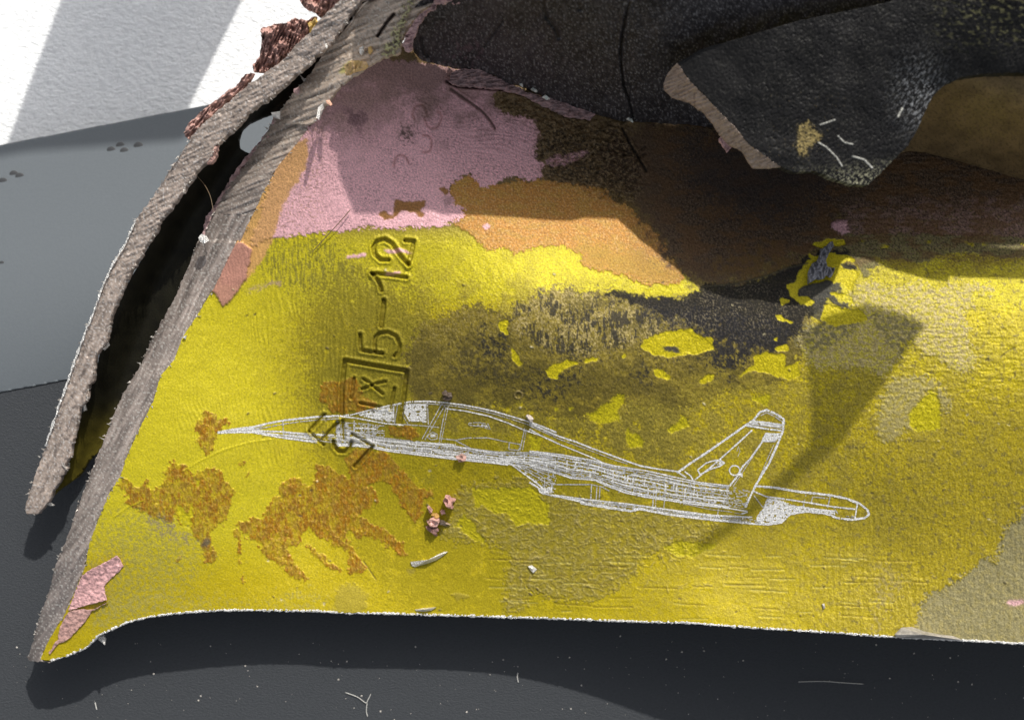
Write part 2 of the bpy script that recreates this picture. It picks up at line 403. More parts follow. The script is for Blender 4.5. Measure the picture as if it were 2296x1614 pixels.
ar = Area(60, 80, 2570, 1500, 1.9)
U, V = ar.U, ar.V
n_lo = fbm(U / 160, V / 160, 4, 1); n_mid = fbm(U / 45, V / 45, 5, 2, .6); n_hi = fbm(U / 9, V / 9, 3, 4, .6); n_sp = vn(U / 4.2, V / 4.2, 9)
n_x = fib(U / 40, V / 7, 3, 14, .6); n_y = fib(U / 7, V / 46, 3, 15, .6)
ar.col[:] = YEL * lerp(np.array((.92, .84, .6)), np.array((1.08, 1.08, 1.6)), (sm(820, 560, U) * sm(1330, 1150, V) + sm(1650, 1950, U) * .35 * sm(1000, 800, V) + sm(720, 640, V)).clip(0, 1)[..., None]); ar.rough[:] = .42  # left yellow brightened in place of light its flat slope misses
ar.put((slice(None), slice(None)), sm(1500, 2100, U + (n_mid - .5) * 300) * sm(760, 1050, V) * .8, (.34, .265, .016))
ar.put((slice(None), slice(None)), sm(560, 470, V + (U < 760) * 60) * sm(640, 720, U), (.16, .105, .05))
ar.paint([(1340, 440), (1420, 500), (1490, 570), (1570, 650), (1660, 640), (1780, 600), (1880, 560), (2600, 545), (2600, 300), (1340, 300)], (.12, .075, .03), 6, 2, 1)
ar.put((slice(None), slice(None)), sm(130, 60, np.abs(V - 540) + np.abs(U - 1750) * .28) * sm(1480, 1560, U), (.10, .07, .03))
allm = (slice(None), slice(None))
# yellow paint: thin worn haze, more towards the middle of the plate
hz = sm(.42, .62, n_mid * .6 + n_lo * .5 - .03)
reg = np.exp(-(((U - 1450) / 620) ** 2 + ((V - 930) / 300) ** 2)) + .5 * np.exp(-(((U - 1000) / 260) ** 2 + ((V - 720) / 120) ** 2)) + .25 * sm(1500, 2300, U)
ar.put(allm, np.clip(hz * reg * .9, 0, .85), OLV, .5)
ar.put(allm, sm(.60, .72, n_sp) * .30 * np.clip(.3 + reg, 0, 1), (.5, .42, .12))
ar.put(allm, sm(.62, .78, n_hi) * np.clip(reg, 0, 1) * .45, BRN)
ar.put(allm, sm(.70, .80, fbm(U / 14, V / 14, 3, 77, .6)) * sm(1500, 1900, U) * .6, (.16, .13, .05))

def hazy(poly, col, amp=30, soft=30, k=.8, lo=.35, hi=.6, f=28, seed=21, rough=.6, h=0, fy=None):
    return ar.paint(poly, col, amp, soft, k, rough, h, mod=lambda u, v: sm(lo, hi, (fib if fy else fbm)(u / f, v / (fy or f), 6, seed, .74)))
# olive stain at the mid left and under the stamps; broad films also paint in shading
hazy([(840, 640), (960, 690), (1000, 830), (980, 960), (860, 1000), (740, 960), (700, 870), (780, 800)], OLV * .8, 30, 40, .75, .25, .5)
hazy([(560, 545), (760, 530), (830, 620), (700, 660), (590, 640)], (.13, .12, .03), 20, 30, .7, .25, .75, 6, 22, fy=30)
hazy([(700, 600), (820, 560), (860, 700), (800, 760), (720, 700)], (.15, .13, .03), 20, 34, .6, .25, .75, 6, 28, fy=30)
hazy([(720, 930), (1000, 960), (1300, 1010), (1650, 1090), (1720, 1170), (1300, 1140), (1130, 1190), (980, 1120), (820, 1130), (700, 1050)], np.array((.24, .20, .012)), 20, 34, .85, .15, .5, 40, 29)
hazy([(690, 620), (880, 600), (1010, 720), (1010, 1010), (700, 1020), (670, 820)], np.array((.225, .185, .014)), 20, 70, .9, .0, .4, 40, 30)  # darker band right of the lemon: slope shading painted as a film
hazy([(700, 1000), (1250, 990), (1330, 1390), (1000, 1400), (860, 1330), (760, 1200)], np.array((.31, .25, .006)), 24, 60, .9, .0, .4, 50, 30)  # lower-centre falloff of light, put into the colour
# the grimy centre: a thin brown film with a sharp upper edge, fading downwards
G0 = E_((400, 900), (440, 760), (480, 680), (540, 600), (680, 595), (720, 520), (880, 490), (960, 500), (1000, 540), (1080, 560), (1160, 540), (1180, 480), (1300, 400), (1430, 365), (1540, 400), (1640, 430), (1730, 405), (2260, 445)) + \
    F_((300, 360), (800, 330), (860, 600), (800, 800), (700, 990), (300, 1050)) + E_((2200, 1200), (1900, 1120), (1560, 1240), (1350, 1230), (1200, 1150), (800, 1160), (460, 1130))
sl, m = ar.paint(G0, (.205, .155, .020), 9, 2.2, .93, .55, ragged=12)
gm = np.zeros_like(U); gm[sl] = m
ar.put(allm, gm * sm(.42, .62, fbm(U / 18, V / 22, 6, 401, .75)) * .65, (.115, .088, .016))
ar.put(allm, gm * sm(.50, .66, fbm(U / 5, V / 6, 3, 402, .7)) * .55 * sm(950, 700, V), (.33, .26, .085))
hazy(E_((1300, 1160), (1560, 1200), (1880, 1140), (2300, 1150), (2300, 1620), (1900, 1520), (1600, 1420), (1300, 1340), (600, 1300), (460, 1120), (900, 1100)), (.20, .16, .024), 22, 26, .9, .22, .5, 30, 25)
hazy(F_((-100, 1000), (350, 940), (820, 880), (1150, 1050), (1000, 1300), (700, 1350), (300, 1500), (-100, 1500)), (.27, .215, .028), 26, 40, .8, .3, .58, 16, 26)
ar.put(allm, gm * sm(.46, .64, fbm(U / 95, V / 70, 4, 406, .6)) * .6, (.10, .078, .016))
ar.put(allm, gm * sm(690, 610, V + (n_mid - .5) * 60) * sm(.4, .6, fbm(U / 7, V / 9, 4, 407, .7)) * .6, (.36, .29, .10))  # paler upper part: lit highlights painted into the film
BZ = E_((1170, 490), (1300, 410), (1430, 375), (1540, 410), (1640, 440), (1800, 470), (2260, 520), (2260, 640), (1970, 740), (1700, 830), (1500, 830), (1250, 750), (1100, 610))
ar.paint(BZ, (.40, .315, .125), 14, 9, .85, .5, mod=lambda u, v: sm(.40, .60, fbm(u / 5, v / 8, 4, 403, .72)) * (.35 + .65 * sm(.36, .56, fbm(u / 26, v / 44, 4, 404, .65))))
ar.paint(BZ, (.030, .027, .022), 20, 20, .9, .6, mod=lambda u, v: sm(.47, .63, .55 * fib(u / 8, v / 30, 5, 31, .75) + .45 * fbm(u / 44, v / 60, 4, 32, .6)))
for pl, k in ((E_((900, 620), (1040, 620), (1130, 740), (1080, 850), (960, 830), (880, 720)), .95), (E_((680, 780), (1000, 740), (1200, 900), (1300, 1080), (1000, 1010), (700, 960)), .6), (E_((1180, 960), (1400, 960), (1560, 860), (1640, 920), (1480, 1080), (1260, 1140)), .95),
              (E_((1960, 860), (2140, 880), (2040, 1030), (1880, 980)), .95), (E_((1500, 700), (1640, 760), (1600, 900), (1480, 860)), .9), (F_((160, 800), (420, 780), (460, 860), (330, 960), (200, 960)), .95), (F_((-200, 700), (600, 660), (720, 760), (420, 820), (-100, 860)), .8)):
    ar.paint(pl, (.026, .024, .021), 26, 22, k, .65, mod=lambda u, v: sm(.40, .60, fbm(u / 14, v / 17, 6, 405 + int(k * 20), .74)))
# clean yellow chips on the olive, bottom part
for pl in (E_((1600, 1200), (1680, 1190), (1770, 1150), (1790, 1090), (1840, 1075), (1870, 1110), (1820, 1200), (1840, 1260), (1770, 1250), (1650, 1230)),
           E_((1870, 1300), (1940, 1340), (2000, 1390), (1960, 1430), (1890, 1430)), E_((2140, 1310), (2255, 1220), (2300, 1290), (2160, 1340)),
           E_((1400, 1170), (1440, 1160), (1430, 1200)), E_((1490, 1160), (1530, 1170), (1510, 1200)),
           K_((0, 260), (80, 300), (75, 370), (0, 370)), K_((380, 130), (520, 60), (560, 0), (620, 10), (560, 130), (560, 190), (400, 180)),
           K_((640, 330), (690, 280), (740, 320), (720, 350), (640, 350)), K_((890, 230), (1010, 170), (1000, 220), (920, 260)), K_((1440, 20), (1560, 10), (1560, 80), (1480, 60))):
    ar.paint(pl, YEL * .9, 5, 1.5, .92, .4, -.00007)

# dusty grey patches, right
GP1 = F_((1120, 390), (1160, 345), (1300, 340), (1450, 380), (1480, 340), (1600, 340), (1640, 380), (1720, 390), (1760, 350), (1900, 340), (1990, 360), (2090, 400), (2040, 420), (1960, 410), (1900, 430), (1960, 520), (1880, 500), (1850, 540), (1890, 600), (1890, 700), (1910, 790), (1980, 850), (1900, 920), (1810, 935), (1740, 900), (1730, 840), (1600, 830), (1560, 760), (1500, 700), (1430, 800), (1440, 860), (1380, 870), (1380, 960), (1100, 900), (900, 930), (780, 800), (760, 700), (850, 620), (1150, 620), (1200, 520), (1100, 460))
sl, m = ar.paint(GP1, DUST, 7, 1.6, .9, .5, .00008, ragged=8, mod=lambda u, v: .55 + .45 * sm(.3, .5, fbm(u / 12, v / 8, 4, 41)), crisp=False)
ar.put(sl, m * sm(.47, .60, fbm(ar.U[sl] / 14, ar.V[sl] / 8, 5, 42, .72)) * .8, YEL)
ar.put(sl, m * sm(.56, .70, fbm(ar.U[sl] / 5, ar.V[sl] / 4, 3, 48, .7)) * .5, (.24, .19, .10))
ar.put(sl, m * sm(.60, .7, ridge(ar.U[sl] / 38, ar.V[sl] / 30, 2, 44)) * .0, BRN)
ar.paint(F_((1250, 540), (1600, 600), (1560, 660), (1440, 880), (1400, 800), (1280, 660)), (.17, .15, .08), 10, 8, .7, .6, mod=lambda u, v: sm(.35, .55, fbm(u / 10, v / 10, 3, 43)))
ar.paint(F_((760, 640), (900, 600), (1150, 560), (1180, 640), (1000, 760), (900, 800), (780, 760)), (.15, .135, .07), 14, 10, .8, .6, mod=lambda u, v: sm(.38, .56, fbm(u / 12, v / 12, 4, 45)))
GP2 = F_((1400, 980), (1560, 955), (1690, 980), (1710, 1050), (1780, 1110), (1770, 1190), (1700, 1180), (1690, 1080), (1640, 1050), (1590, 1100), (1570, 1150), (1510, 1200), (1500, 1300), (1440, 1380), (1300, 1400), (1290, 1150))
ar.paint(GP2, (.33, .28, .115), 9, 2.5, .85, .55, .00008, ragged=9, mod=lambda u, v: .45 + .55 * sm(.3, .52, fbm(u / 10, v / 10, 4, 46)))
ar.paint(F_((1500, 1200), (1580, 1120), (1640, 1055), (1690, 1080), (1690, 1180), (1720, 1200), (1700, 1310), (1580, 1330), (1500, 1290)), YEL * .93, 5, 2, .95, .4, -.00006)
# upper right strip: olive grey worn band and pinkish primer above it
ar.paint([(1880, 440), (2400, 430), (2400, 545), (1900, 532)], (.25, .15, .13), 8, 12, .8, .55, mod=lambda u, v: .5 + .5 * sm(.3, .6, fbm(u / 14, v / 8, 4, 51)))
ar.paint(R_((440, 420), (700, 380), (1500, 380), (2241, 400), (2500, 400), (2500, 560), (2100, 580), (1900, 550), (1700, 520), (1460, 560), (1450, 610), (1250, 620), (1160, 580), (1080, 600), (950, 560), (1000, 640), (900, 680), (950, 740), (870, 740), (830, 620), (700, 540), (640, 500)), (.17, .15, .06), 5, 2, .93, .55, .00006)
for pl in (R_((1000, 490), (1080, 450), (1110, 490)), R_((1390, 430), (1470, 420), (1440, 455)), R_((1700, 430), (1830, 460), (1820, 485), (1740, 460)), R_((1850, 460), (1900, 450), (1970, 480)), R_((2180, 440), (2260, 450), (2260, 490)), R_((840, 430), (900, 425), (870, 450))):
    ar.paint(pl, YEL * .95, 3, 1.5, .95, .4)

# the orange lacquer and the pink primer at the top
orange = B_((720, 1210), (860, 1150), (1000, 1220), (1320, 1180), (1700, 1240), (1900, 1380), (2060, 1540)) + E_((2260, 300), (2240, 350), (2100, 365), (1960, 350), (1870, 290), (1680, 260), (1600, 220), (1560, 150), (1480, 100), (1250, 110), (1150, 160), (1080, 115), (1010, 130), (950, 120), (880, 60), (830, 0)) + B_((740, 1490), (700, 1420))
sl, m = ar.paint(orange, ORG, 7, 1.4, .96, .45, .00010, ragged=4)
ar.put(sl, m * sm(.4, .7, fbm(ar.U[sl] / 40, ar.V[sl] / 14, 4, 52)) * .45, (.40, .26, .05))
ar.put(sl, m * sm(.88, .96, ridge(ar.U[sl] / 30, ar.V[sl] / 30, 2, 53)) * .35, (.12, .06, .02))
ar.put(sl, m * sm(.56, .72, fbm(ar.U[sl] / 5, ar.V[sl] / 5, 4, 54, .7)) * .5, (.24, .12, .035))
ar.put(sl, m * sm(.60, .74, ar.at(n_sp, ar.U[sl], ar.V[sl])) * .35, (.62, .42, .2))
ar.paint(E_((1500, 60), (2000, 150), (2255, 290), (2100, 360), (1870, 285), (1680, 250), (1590, 180)), (.36, .22, .03), 12, 14, .7, .45)
pinkp = [(560, 560), (600, 535), (640, 532), (690, 525), (767, 519), (820, 509), (880, 512), (950, 513), (985, 507)] + B_((720, 1470), (790, 1445), (820, 1390), (750, 1350), (710, 1290), (720, 1215), (830, 1150), (860, 1150), (930, 1240), (1000, 1220), (1110, 1160), (1230, 1190), (1320, 1175), (1320, 1100), (1500, 1090), (1640, 1000), (1500, 1010), (1330, 1080), (1270, 1010), (1290, 960), (1330, 900), (1300, 870), (1290, 800), (1240, 780), (1150, 765), (1060, 745), (1000, 690), (990, 610), (1110, 600), (900, 470), (560, 420), (200, 380)) + [(780, 120), (690, 230), (600, 420)]
sl, m = ar.paint(pinkp, PINK, 5, 1.4, 1, .55, .00010, ragged=3)
pm = np.zeros_like(U); pm[sl] = m
ar.put(allm, pm * sm(.58, .76, fbm(U / 7, V / 3.6, 4, 55, .65)) * .5 * sm(.3, .6, fbm(U / 80, V / 60, 3, 57)), (.14, .085, .085))                  # dark pits in the primer
ar.put(allm, pm * sm(.66, .74, vn(U / 5, V / 5, 56)) * .55 * sm(760, 700, U), (.38, .22, .14))
ar.put(allm, pm * sm(340, 180, V + (U - 900) * .12 + (n_mid - .5) * 140) * .72, (.17, .115, .085))       # browner along the top
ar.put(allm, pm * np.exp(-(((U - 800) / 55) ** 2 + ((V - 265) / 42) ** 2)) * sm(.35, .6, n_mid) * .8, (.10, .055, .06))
ar.paint(B_((340, 850), (450, 830), (480, 920), (420, 960), (360, 930)), (.07, .05, .04), 14, 8, .8, .6, mod=lambda u, v: sm(.42, .6, fbm(u / 7, v / 7, 3, 58)))
for c, r in (((600, 785), 55), ((515, 745), 46), ((545, 950), 50), ((390, 1080), 48)):
    th = np.linspace(0, 2 * math.pi * (.55 + .3 * ((c[1] * 7) % 10) / 10), 26) + c[0] * .7
    ar.groove(B_(*[(c[0] + r * (1 + .1 * math.sin(3 * a + c[0])) * math.cos(a), c[1] + r * 1.15 * math.sin(a)) for a in th]), 3, .00022, (.34, .19, .15), .45, .5)
ar.paint(B_((240, 1410), (280, 1390), (330, 1430), (350, 1320), (420, 1330), (500, 1330), (560, 1320), (550, 1360), (510, 1380), (550, 1420), (520, 1440), (480, 1410), (410, 1390), (330, 1450), (280, 1460)), ORG * .62, 3, 1.2, .95, .5, -.00007)
ar.paint(B_((640, 1240), (680, 1230), (710, 1260), (690, 1300)), ORG * .6, 3, 1.2, .95, .5, -.00007)
ar.paint(B_((650, 1310), (720, 1300), (745, 1340), (690, 1370)), (.33, .2, .2), 5, 6, .7)
for pl in (B_((920, 1490), (960, 1475), (985, 1500), (940, 1515)), E_((270, 125), (400, 120), (480, 150), (300, 145)), E_((20, 165), (150, 150), (165, 165), (30, 185)), E_((1450, 205), (1490, 208), (1480, 216))):
    ar.paint(pl, PINK, 3, 1.5, .9, .55, .00005)
# exposed torn ground and soot at the top right
ar.paint(B_((990, 610), (1120, 620), (1300, 720), (1500, 800), (1850, 830), (1960, 1000), (1900, 1280), (1600, 1230), (1330, 1180), (1330, 1100), (1500, 1080), (1280, 1000), (1300, 870), (1240, 780), (1060, 740)), (.17, .11, .05), 5, 1.5, .93, .5,
         mod=lambda u, v: .55 + .45 * sm(.35, .6, fbm(u / 9, v / 9, 4, 61)))
ar.paint(B_((1250, 1030), (1330, 900), (1500, 880), (1700, 950), (1620, 1060), (1800, 1120), (1650, 1230), (1500, 1210), (1340, 1160), (1330, 1090), (1500, 1060)), (.045, .032, .02), 12, 6, .75, .5, mod=lambda u, v: sm(.4, .58, fbm(u / 9, v / 7, 4, 62)))
for pl in (B_((1340, 1070), (1420, 1020), (1500, 1060), (1480, 1100), (1340, 1090)), B_((1460, 1020), (1560, 1000), (1640, 1000), (1560, 1060), (1500, 1060))):
    ar.paint(pl, PINK * .8, 5, 2, .85, .5)
sootz = B_((1700, 900), (1900, 830), (2500, 800)) + [(2400, 260), (2400, 450), (1880, 470), (1860, 545), (1790, 585), (1640, 640), (1560, 640), (1480, 560), (1440, 480), (1400, 420), (1340, 400)]
ar.paint(sootz, DKB, 26, 26, .96, .6, mod=lambda u, v: .72 + .28 * sm(.3, .55, fbm(u / 10, v / 10, 3, 63)), grit=.2)
stz = np.clip(sm(1380, 1560, U) * sm(640, 560, V), 0, 1)
ar.put(allm, stz * sm(.54, .68, fbm(U / 5, V / 5, 4, 411, .7)) * .75, (.022, .016, .012)); ar.put(allm, stz * sm(.58, .70, fbm(U / 4, V / 4, 3, 412, .7)) * .6, (.19, .13, .085))
ar.put(allm, stz * sm(.45, .62, fbm(U / 60, V / 26, 4, 413)) * .6, (.13, .068, .026))
ar.paint([(1500, 300), (1860, 330), (1860, 470), (1700, 500), (1560, 440)], SOOT * 1.6, 30, 50, .55, .6)
ar.paint(R_((0, 480), (250, 500), (370, 560), (200, 680), (0, 740), (-300, 760), (-560, 640), (-300, 560)), (.13, .075, .02), 20, 20, .75, .5, mod=lambda u, v: sm(.3, .6, fbm(u / 22, v / 22, 4, 64)))
ar.paint(R_((600, 300), (660, 260), (740, 270), (750, 370), (680, 380), (620, 340)), PINK * .8, 6, 2, .9, .5, .0004)
sl, m = ar.mask(B_((990, 610), (1120, 620), (1300, 720), (1500, 800), (1850, 830), (1960, 1000), (1990, 1300), (1800, 1330), (1600, 1230), (1330, 1180), (1330, 1100), (1280, 1000), (1300, 870), (1240, 780), (1060, 740)), 10, 14)
gq = fbm(ar.U[sl] / 16, ar.V[sl] / 12, 5, 521, .7); ar.H[sl] += m * .0012 * (gq - .5)
ar.put(sl, m * sm(.52, .66, fbm(ar.U[sl] / 7, ar.V[sl] / 6, 4, 522, .75)) * .7, (.30, .215, .115)); ar.put(sl, m * sm(.54, .66, fbm(ar.U[sl] / 9, ar.V[sl] / 7, 4, 523, .75)) * .7, (.03, .022, .015))
for k in range(26):
    a = (random.uniform(1230, 1440), random.uniform(270, 410)); th = random.gauss(-.5, .5); l = random.uniform(8, 34)
    ar.groove([a, (a[0] + l * math.cos(th) * .5 + random.uniform(-2, 2), a[1] + l * math.sin(th) * .5), (a[0] + l * math.cos(th), a[1] + l * math.sin(th))], random.uniform(2.5, 5), random.choice([-.0004, .0004, .0003]), random.choice([(.04, .03, .02), (.30, .22, .13), (.10, .07, .04)]), .6, .2)
# the black band below it, and its bright yellow islands
band = [(1440, 690)] + E_((1700, 410), (1850, 400), (2000, 415), (2255, 440)) + [(1580, 640), (1660, 634), (1720, 622), (1790, 588), (1830, 570), (1900, 560), (1880, 620), (1845, 690), (1800, 720), (1790, 750), (1740, 790), (1640, 765), (1550, 722), (1480, 705)]
ar.paint(band, SOOT * .75, 10, 4, .95, .8)
ar.paint(F_((0, 500), (300, 540), (600, 580), (740, 700), (760, 760), (600, 740), (460, 830), (340, 960), (230, 940), (200, 800), (0, 640), (-300, 560), (-330, 500)), SOOT * 1.1, 20, 14, .93, .8, mod=lambda u, v: sm(.30, .52, fbm(u / 13, v / 17, 4, 66, .65)))
ar.paint(F_((760, 370), (840, 350), (960, 330), (1040, 350), (1060, 400), (980, 410), (1060, 470), (1110, 500), (1080, 515), (960, 460), (860, 500), (780, 440)), (.045, .043, .035), 6, 1.5, .95, .5, .00005)
ar.paint(F_((860, 480), (960, 470), (965, 530), (930, 590), (860, 580)), (.06, .055, .04), 8, 3, .9, .6)
ar.put(allm, sm(.57, .70, fbm(U / 4.5, V / 5, 3, 431, .7)) * np.exp(-(((U - 1640) / 200) ** 2 + ((V - 700) / 70) ** 2)) * .75 * (.4 + .6 * sm(.4, .6, n_mid)), (.21, .175, .11))
isl = [F_((830, 150), (890, 170), (860, 210)), F_((690, 360), (750, 340), (770, 280), (830, 200), (900, 170), (960, 150), (1070, 160), (1170, 200), (1060, 205), (1130, 250), (1170, 290), (1130, 350), (1110, 400), (1060, 350), (960, 325), (840, 350), (770, 380), (760, 430), (830, 430), (880, 470), (850, 505), (770, 470), (720, 430)),
       F_((640, 450), (710, 455), (715, 480), (650, 490)), F_((615, 565), (660, 555), (680, 590), (740, 595), (735, 615), (670, 600), (630, 590)), F_((970, 405), (1060, 410), (1060, 445), (990, 425)), F_((860, 80), (1000, 50), (1070, 50), (1100, 90), (980, 100), (930, 120), (870, 95)),
       F_((940, 480), (1090, 520), (1200, 530), (1230, 590), (1100, 620), (1000, 630), (920, 590)),
       E_((1970, 770), (2010, 710), (2080, 680), (2255, 650), (2320, 690), (2400, 720), (2450, 760), (2400, 800), (2300, 820), (2170, 840), (2060, 820)),
       E_((1340, 920), (1400, 880), (1460, 860), (1480, 850), (1570, 870), (1520, 900), (1440, 930), (1420, 985), (1370, 970)), E_((1600, 850), (1700, 830), (1690, 860), (1600, 870)), E_((1840, 830), (1870, 810), (1880, 840), (1850, 850)),
       E_((2050, 920), (2100, 910), (2170, 960), (2160, 990), (2080, 970)), E_((1030, 600), (1070, 585), (1095, 600), (1090, 650), (1100, 700), (1080, 690), (1040, 650)), E_((1120, 770), (1150, 790), (1190, 880), (1170, 895), (1120, 840)),
       F_((470, 830), (540, 800), (690, 820), (680, 900), (770, 860), (780, 960), (700, 990), (600, 950), (480, 920), (350, 990), (480, 880)), F_((610, 770), (700, 740), (700, 790), (650, 800)), F_((600, 710), (640, 700), (630, 735)), F_((120, 990), (180, 940), (215, 960), (200, 1000), (130, 1020)),
       F_((0, 660), (50, 650), (140, 700), (200, 705), (210, 780), (140, 800), (70, 825), (0, 790)), E_((2070, 440), (2110, 440), (2090, 455))]
for pl in isl: ar.paint(pl, YEL * (1, .97, 1), 3.5, 1.2, 1, .42, -.00009, crisp=True)
ar.paint(E_((2100, 770), (2180, 760), (2255, 800), (2180, 800), (2150, 790)), SOOT * 2, 4, 1.2, .95, .5)
ar.paint(F_((1045, 210), (1090, 215), (1140, 225), (1160, 250), (1110, 265), (1070, 250)), SOOT * .6, 4, 1.2, .95, .5)
# bright top edge streaks below the orange (paint still sound)
ar.paint(E_((2150, 360), (2260, 350), (2255, 420), (2050, 415), (1800, 390), (2060, 380)), YEL, 6, 2, .9, .4)

# lower right corner: grey green under-coat
corner = I_((2500, 150), (2255, 200), (2220, 300), (2130, 320), (2100, 450), (2080, 590), (2000, 530), (1930, 600), (1880, 660), (1790, 690), (1740, 740), (1600, 800), (1570, 900), (1540, 990), (1500, 1100), (2500, 1140))
sl, m = ar.paint(corner, GRN, 8, 1.6, .96, .55, -.00010, ragged=9)
ar.put(sl, m * sm(.5, .66, fbm(ar.U[sl] / 13, ar.V[sl] / 13, 4, 71)) * .6, (.30, .25, .09))
ar.paint(I_((1280, 560), (1480, 660), (1400, 830), (1290, 900), (1330, 1040), (1250, 1040), (1260, 820)), (.30, .24, .08), 10, 4, .7, .5, mod=lambda u, v: sm(.4, .6, fbm(u / 9, v / 9, 3, 72)))
ar.paint(I_((2150, 830), (2260, 815), (2260, 850), (2140, 855)), PINK * .8, 3, 3, .9)

# olive raised grime, bottom middle
Hp = H_((620, 390), (720, 300), (730, 130), (860, 60), (1240, 20), (1300, 100), (1600, 190), (2255, 270), (2500, 330), (2255, 540), (1980, 500), (1960, 640), (1700, 830), (1420, 820), (1280, 790), (1250, 700), (1200, 880), (1130, 910), (1080, 880), (1080, 740), (1090, 610), (1140, 560), (1050, 480), (950, 450), (860, 430), (820, 460), (700, 420))
sl, m = ar.paint(Hp, OLV * .92, 9, 1.8, .85, .5, .00009, ragged=11, mod=lambda u, v: .6 + .4 * sm(.3, .5, fbm(u / 15, v / 15, 3, 73)))
ar.H[sl] += m * .00012 * sm(.74, .92, ridge(ar.U[sl] / 20, ar.V[sl] / 12, 3, 74))
ar.put(sl, m * sm(.66, .8, ridge(ar.U[sl] / 20, ar.V[sl] / 12, 3, 74)) * .4, (.36, .3, .1))
for pl in (H_((860, 90), (1000, 90), (1240, 70), (1290, 120), (1370, 200), (1370, 320), (1160, 325), (1080, 260), (1000, 240), (940, 200), (870, 210)), H_((2110, 470), (2255, 430), (2255, 520), (2160, 500)), H_((800, 240), (860, 300), (940, 450), (870, 430), (740, 330)), I_((-60, 440), (80, 440), (240, 450), (180, 500), (60, 540), (-40, 520))):
    ar.paint(pl, YEL * .85, 6, 1.8, .95, .4, -.00011)
hazy(I_((-300, 560), (300, 420), (900, 300), (1500, 500), (1300, 800), (600, 900), (0, 960), (-700, 900)), OLV * 1.35, 30, 60, .55, .35, .6, 14, 76)
ar.paint(H_((700, 790), (760, 765), (850, 790), (760, 830)), OLV, 6, 2, .7, .5, .0001)
ar.paint(H_((425, 630), (470, 610), (490, 640), (450, 665)), OLV, 5, 2, .8)
ar.paint(H_((-60, 790), (60, 690), (170, 780), (140, 910), (-60, 905)), OLV * 1.2, 10, 6, .7, .6, .00006)
# rusty brown raised lacquer, left bottom
rusts = [N_((350, 530), (440, 480), (520, 450), (540, 540), (620, 550), (700, 460), (720, 470), (690, 530), (760, 570), (800, 540), (860, 450), (900, 350), (920, 290), (980, 260), (1000, 340), (1060, 290), (1100, 330), (1100, 380), (1170, 440), (1190, 400), (1230, 380), (1340, 345), (1440, 360), (1480, 420), (1490, 500), (1560, 500), (1590, 570), (1570, 720), (1520, 780), (1500, 900), (1440, 960), (1390, 1000), (1350, 1080), (1380, 1300), (1310, 1340), (1230, 1110), (1140, 1010), (1180, 940), (1130, 980), (1050, 940), (960, 830), (900, 900), (800, 880), (640, 800), (520, 760), (460, 720), (500, 640), (400, 600)),
         O_((0, 650), (90, 640), (60, 560), (160, 470), (250, 420), (310, 490), (370, 580), (440, 470), (470, 330), (540, 290), (640, 360), (740, 440), (810, 500), (830, 420), (790, 330), (770, 240), (800, 190), (900, 160), (1080, 170), (1270, 200), (1290, 290), (1350, 370), (1430, 440), (1500, 480), (1530, 550), (1590, 590), (1640, 540), (1680, 570), (1670, 640), (1580, 690), (1560, 770), (1580, 820), (1540, 890), (1490, 930), (1440, 880), (1410, 790), (1330, 720), (1290, 640), (1250, 550), (1210, 490), (1150, 500), (1080, 490), (1000, 540), (1060, 580), (1110, 660), (1140, 720), (1040, 730), (980, 770), (910, 850), (960, 890), (1090, 940), (1220, 1020), (1300, 1090), (1370, 1150), (1440, 1240), (1380, 1260), (1290, 1220), (1150, 1140), (1060, 1080), (980, 1060), (880, 1060), (790, 1010), (770, 1080), (830, 1130), (850, 1200), (940, 1320), (1010, 1400), (960, 1450), (810, 1450), (800, 1260), (740, 1170), (650, 1150), (610, 1100), (500, 1090), (460, 990), (400, 950), (340, 1020), (270, 1130), (180, 1180), (160, 1200), (220, 1270), (240, 1340), (300, 1420), (380, 1490), (350, 1540), (230, 1490), (130, 1400), (40, 1340), (-80, 1240), (-160, 1130), (-240, 1060), (-330, 1010), (-360, 930), (-260, 870), (-180, 860), (-110, 890), (-40, 820)),
         O_((350, 1170), (400, 1140), (560, 1260), (640, 1350), (770, 1440), (700, 1440), (560, 1370), (510, 1300), (440, 1240)),
         J_((0, 210), (40, 220), (110, 250), (150, 250), (170, 290), (120, 320), (70, 350), (80, 400), (80, 440), (0, 490), (-30, 420), (-50, 310), (-40, 250)), J_((230, 540), (260, 530), (265, 560), (240, 570)), J_((275, 600), (300, 590), (305, 625), (280, 630)),
         N_((1590, 1000), (1640, 1010), (1650, 1140), (1670, 1280), (1620, 1270)), N_((1620, 1330), (1660, 1320), (1670, 1380), (1630, 1390)), N_((1690, 1430), (1710, 1500), (1680, 1560), (1650, 1550)), N_((980, 1250), (1040, 1260), (1050, 1290), (990, 1300)),
         L_((60, 1040), (190, 1020), (260, 1000), (330, 1130), (420, 1180), (330, 1200), (200, 1240), (100, 1200), (40, 1130)), J_((1200, 300), (1330, 300), (1410, 330), (1400, 380), (1300, 370), (1190, 350))]
rm = np.zeros_like(U)
for i, pl in enumerate(rusts):
    sl, m = ar.mask(pl, 9, 2.4); rm[sl] = np.maximum(rm[sl], sm(.35, .65, m + (ar.fine[sl] - .5) * .5 * (m > .02)))
rm = rm * (.58 + .42 * sm(.30, .50, fib(U / 7, V / 30, 4, 422, .65)))
ar.put(allm, rm * (.50 + .48 * sm(.36, .62, fbm(U / 30, V / 44, 5, 421, .75))), RUST, .32)
ar.put(allm, rm * sm(.5, .7, fbm(U / 22, V / 22, 4, 81)) * .5, (.22, .125, .02))
ar.put(allm, rm * sm(.56, .70, fbm(U / 4.5, V / 8, 3, 82, .7)) * .42, (.52, .34, .07))
